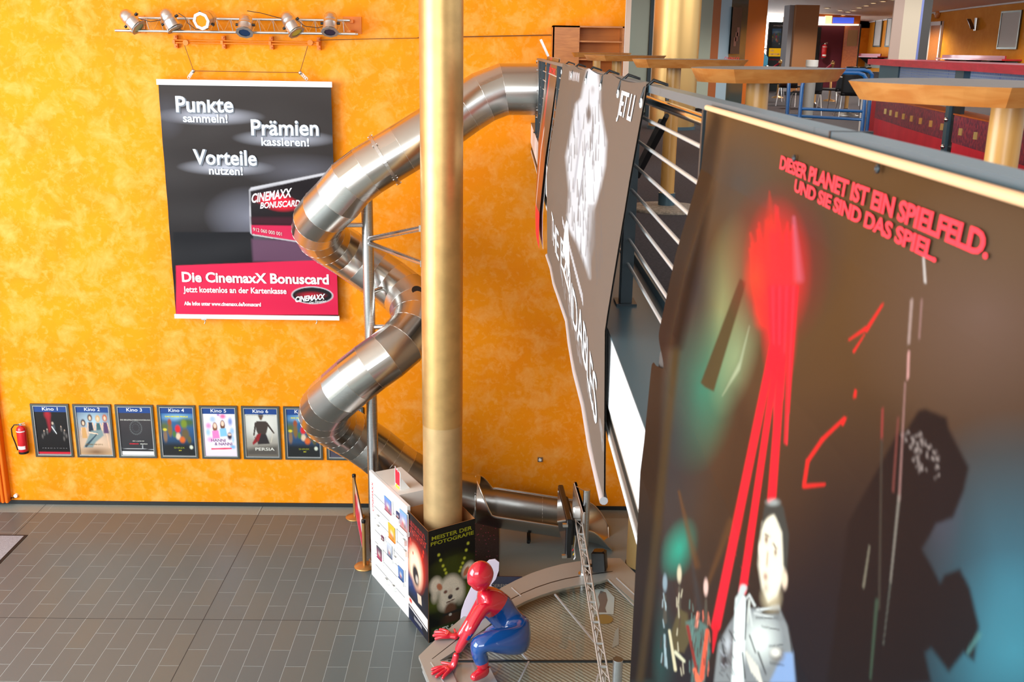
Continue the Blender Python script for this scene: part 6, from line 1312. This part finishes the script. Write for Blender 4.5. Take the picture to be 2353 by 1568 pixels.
for seg_i, ((x0, y0), (x1, y1)) in enumerate(zip(BP[:-1], BP[1:])):
    d = V((x1-x0, y1-y0, 0)); L = np.linalg.norm(d); d /= L; nn = V((d[1], -d[0], 0)); nn = nn if nn[0] < 0 else -nn
    for r in range(6): a = V((x0, y0, 7.965+r*.034))-nn*.092; hb_.box(a+d*L/2, (L, .004, .012), U=d, W=nn)
    for k in range(int(L/.036)): hb_.box(V((x0, y0, 8.05))-nn*.092+d*(k+.5)*.036, (.014, .004, .19), U=d, W=nn)
tag(hb_.build('perforated_grid', gm, br_), kind='stuff')
MB().box(bar_at(2048)+V((.05, 0, 8.05)), (.12, .6, .19), U=(1, 0, 0), W=(-.1, 1, 0)).build('grey_end_panel', M_teal, br_); MB().box(bar_at(2211)+V((.05, 0, 8.05)), (.1, .22, .19)).build('grey_panel', M_teal, br_)
p = bar_at(2030); MB().box(p+V((.12, .25, .29+ZF)), (.06, .9, .6), U=(1, 0, 0), W=(0, 1, 0)).build('end_panel', mat('bar_bright_red', (190, 14, 34), .4), br_)
pp_ = bar_at(2205); m = MB(); m.box(pp_+V((-.03, 0, 7.45)), (.05, .09, .75)); m.build('steel_upright', M_teal, br_)
MB().box(pp_+V((.0, -.16, 7.45)), (.05, .2, .75)).build('dark_recess', M_black, br_)
for z in (7.60, 7.30): 
    q = bar_at(2205)+V((-.06, -.02, z)); MB().ball(q, .03, 10).build('round_stud', M_chrome, br_)

# ---------------------------------------------------------------- blue tube trolley frame
M_btube = mat('blue_tube', (24, 96, 160), .3, coat=.5); bt = thing('blue_tube_frame', (XP(1900, 13), 13, ZF), 'blue bent-tube trolley frame standing beside the red bar', 'trolley')
def bpt_(px, py, Y): return ony(px, py, Y)
Y1, Y2 = 12.6, 13.3
MB().tube([bpt_(1806, 290, Y2), bpt_(1810, 240, Y2), bpt_(1813, 190, Y2), bpt_(1818, 176, Y2), bpt_(1826, 168, Y2), bpt_(1900, 160, Y2), bpt_(1985, 161, Y2), bpt_(1997, 164, Y2), bpt_(2004, 172, Y2), bpt_(2003, 190, Y2), bpt_(1990, 318, Y2)], .023, 10).build('rear_hoop', M_btube, bt)
MB().tube([bpt_(1832, 320, Y1), bpt_(1838, 260, Y1), bpt_(1843, 200, Y1), bpt_(1848, 180, Y1), bpt_(1858, 171, Y1), bpt_(1900, 166, Y1), bpt_(1972, 168, Y1), bpt_(1984, 172, Y1), bpt_(1991, 182, Y1), bpt_(1990, 200, Y1), bpt_(1979, 318, Y1)], .023, 10).build('front_hoop', M_btube, bt)
MB().cyl(bpt_(1840, 250, Y1), bpt_(1984, 256, Y1), .018, n=10).build('cross_bar', M_btube, bt); MB().cyl(bpt_(1808, 265, Y2), bpt_(1982, 275, Y1), .018, n=10).build('cross_bar', M_btube, bt)

# ---------------------------------------------------------------- black chairs and low bistro tables in the upper hall
def chair(x, y, rot, label, first=[None]):
    if first[0] is None:
        t = thing('black_chair', (0, 0, ZF), label, 'chair', 'black chairs in the upper hall'); CH[t.name] = []
        def add(o): CH[t.name].append(o); return o
        add(MB().bevbox((0, 0, ZF+.45), (.44, .42, .04), .015).build('seat', M_black, t))
        add(MB().grid(lambda a, b: V(((a-.5)*.46, .21+.05*b-.05*(2*a-1)**2, ZF+.42+.46*b)), 10, 6).build('backrest', M_black, t))
        md = CH[t.name][-1].modifiers.new('t', 'SOLIDIFY'); md.thickness = .02
        for sx in (-1, 1):
            for sy in (-1, 1): add(MB().tube([(sx*.19, sy*.16, ZF+.43), (sx*.215, sy*.19, ZF+.40), (sx*.24, sy*.24, ZF)], .011, 6).build('leg', M_alu, t))
        first[0] = t
    r = dup(first[0], (x, y, ZF), rot, label) if first[0].location.x or first[0].get('used') else first[0]
    if r is first[0]: first[0]['used'] = 1; first[0].location = (x, y, ZF); first[0].rotation_euler = (0, 0, rot)
    return r
chair(XP(1862, 21.2), 21.2, 3.3, 'black chair with chrome legs seen from behind under the second high table'); chair(XP(1826, 24.6), 24.6, 2.4, 'black chair with chrome legs just right of the brown pillar foot')
chair(XP(1924, 22.9), 22.9, 3.9, 'black chair with chrome legs in the middle of the blue tube frame'); chair(XP(1966, 20.6), 20.6, 3.0, 'black chair with chrome legs partly behind the nearest high table'); chair(XP(1786, 27), 27, 1.2, 'distant black chair left of the brown pillar'); chair(XP(1988, 25.5), 25.5, .4, 'black chair between the blue tube frame and the bar end')
def low_table(px, Y, label):
    x = XP(px, Y); t = thing('cafe_table', (x, Y, ZF), label, 'table', 'low cafe tables in the upper hall'); MB().cyl((x, Y, ZF+.73), (x, Y, ZF+.75), .38, n=28).build('table_top', mat('cafe_top', (40, 34, 34), .3), t); MB().cyl((x, Y, ZF+.1), (x, Y, ZF+.73), .04, n=14).build('pedestal', M_legw, t); MB().lathe((x, Y, ZF), (0, 0, 1), [(.26, 0), (.24, .02), (.1, .06), (.05, .14)], 24).build('foot_plate', M_alu, t)
low_table(1880, 23.6, 'low dark cafe table among the chairs right of the brown pillar'); low_table(1957, 21.3, 'low dark cafe table beside the blue tube frame')
x = XP(1868, 20.0); z0 = ony(1868, 144, 20.0)[2]
t = thing('waste_bin', (x, 20, ZF), 'round white-rimmed waste bin standing behind the second high table', 'bin'); MB().cyl((x, 20, ZF), (x, 20, 8.05), .10, n=20).build('bin_body', mat('bin_grey', (150, 146, 140), .4), t); MB().cyl((x, 20, 8.05), (x, 20, 8.17), .115, n=24).build('bin_rim', M_offwhite, t)
x = XP(2016, 19); t = thing('steel_bucket', (x, 19, ZF), 'small steel bucket on a stand at the left end of the bar', 'bucket'); MB().cyl((x, 19, ZF), (x, 19, ZF+.6), .03, n=10).build('stand_post', M_steel, t); MB().lathe((x, 19, ZF+.6), (0, 0, 1), [(.10, 0), (.13, .28), (.14, .3)], 20).build('bucket_body', M_steel, t)
x = XP(1998, 15.8); t = thing('white_cabinet_side', (x, 15.8, ZF), 'slim white upright box standing against the left end of the bar', 'box'); MB().bb((x-.03, 15.75, ZF), (x+.02, 15.85, ZF+.62)).build('box_body', M_white, t)
tag(MB().prism([lean(1752, 30, 8.35), lean(1766, 30, 8.15), lean(1766, 30, ZF), lean(1752, 30, ZF)], (0, .4, 0)).build('blue_desk', mat('blue_desk_paint', (60, 130, 160), .4)), 'small blue desk edge at the foot of the black screen stand', 'desk')
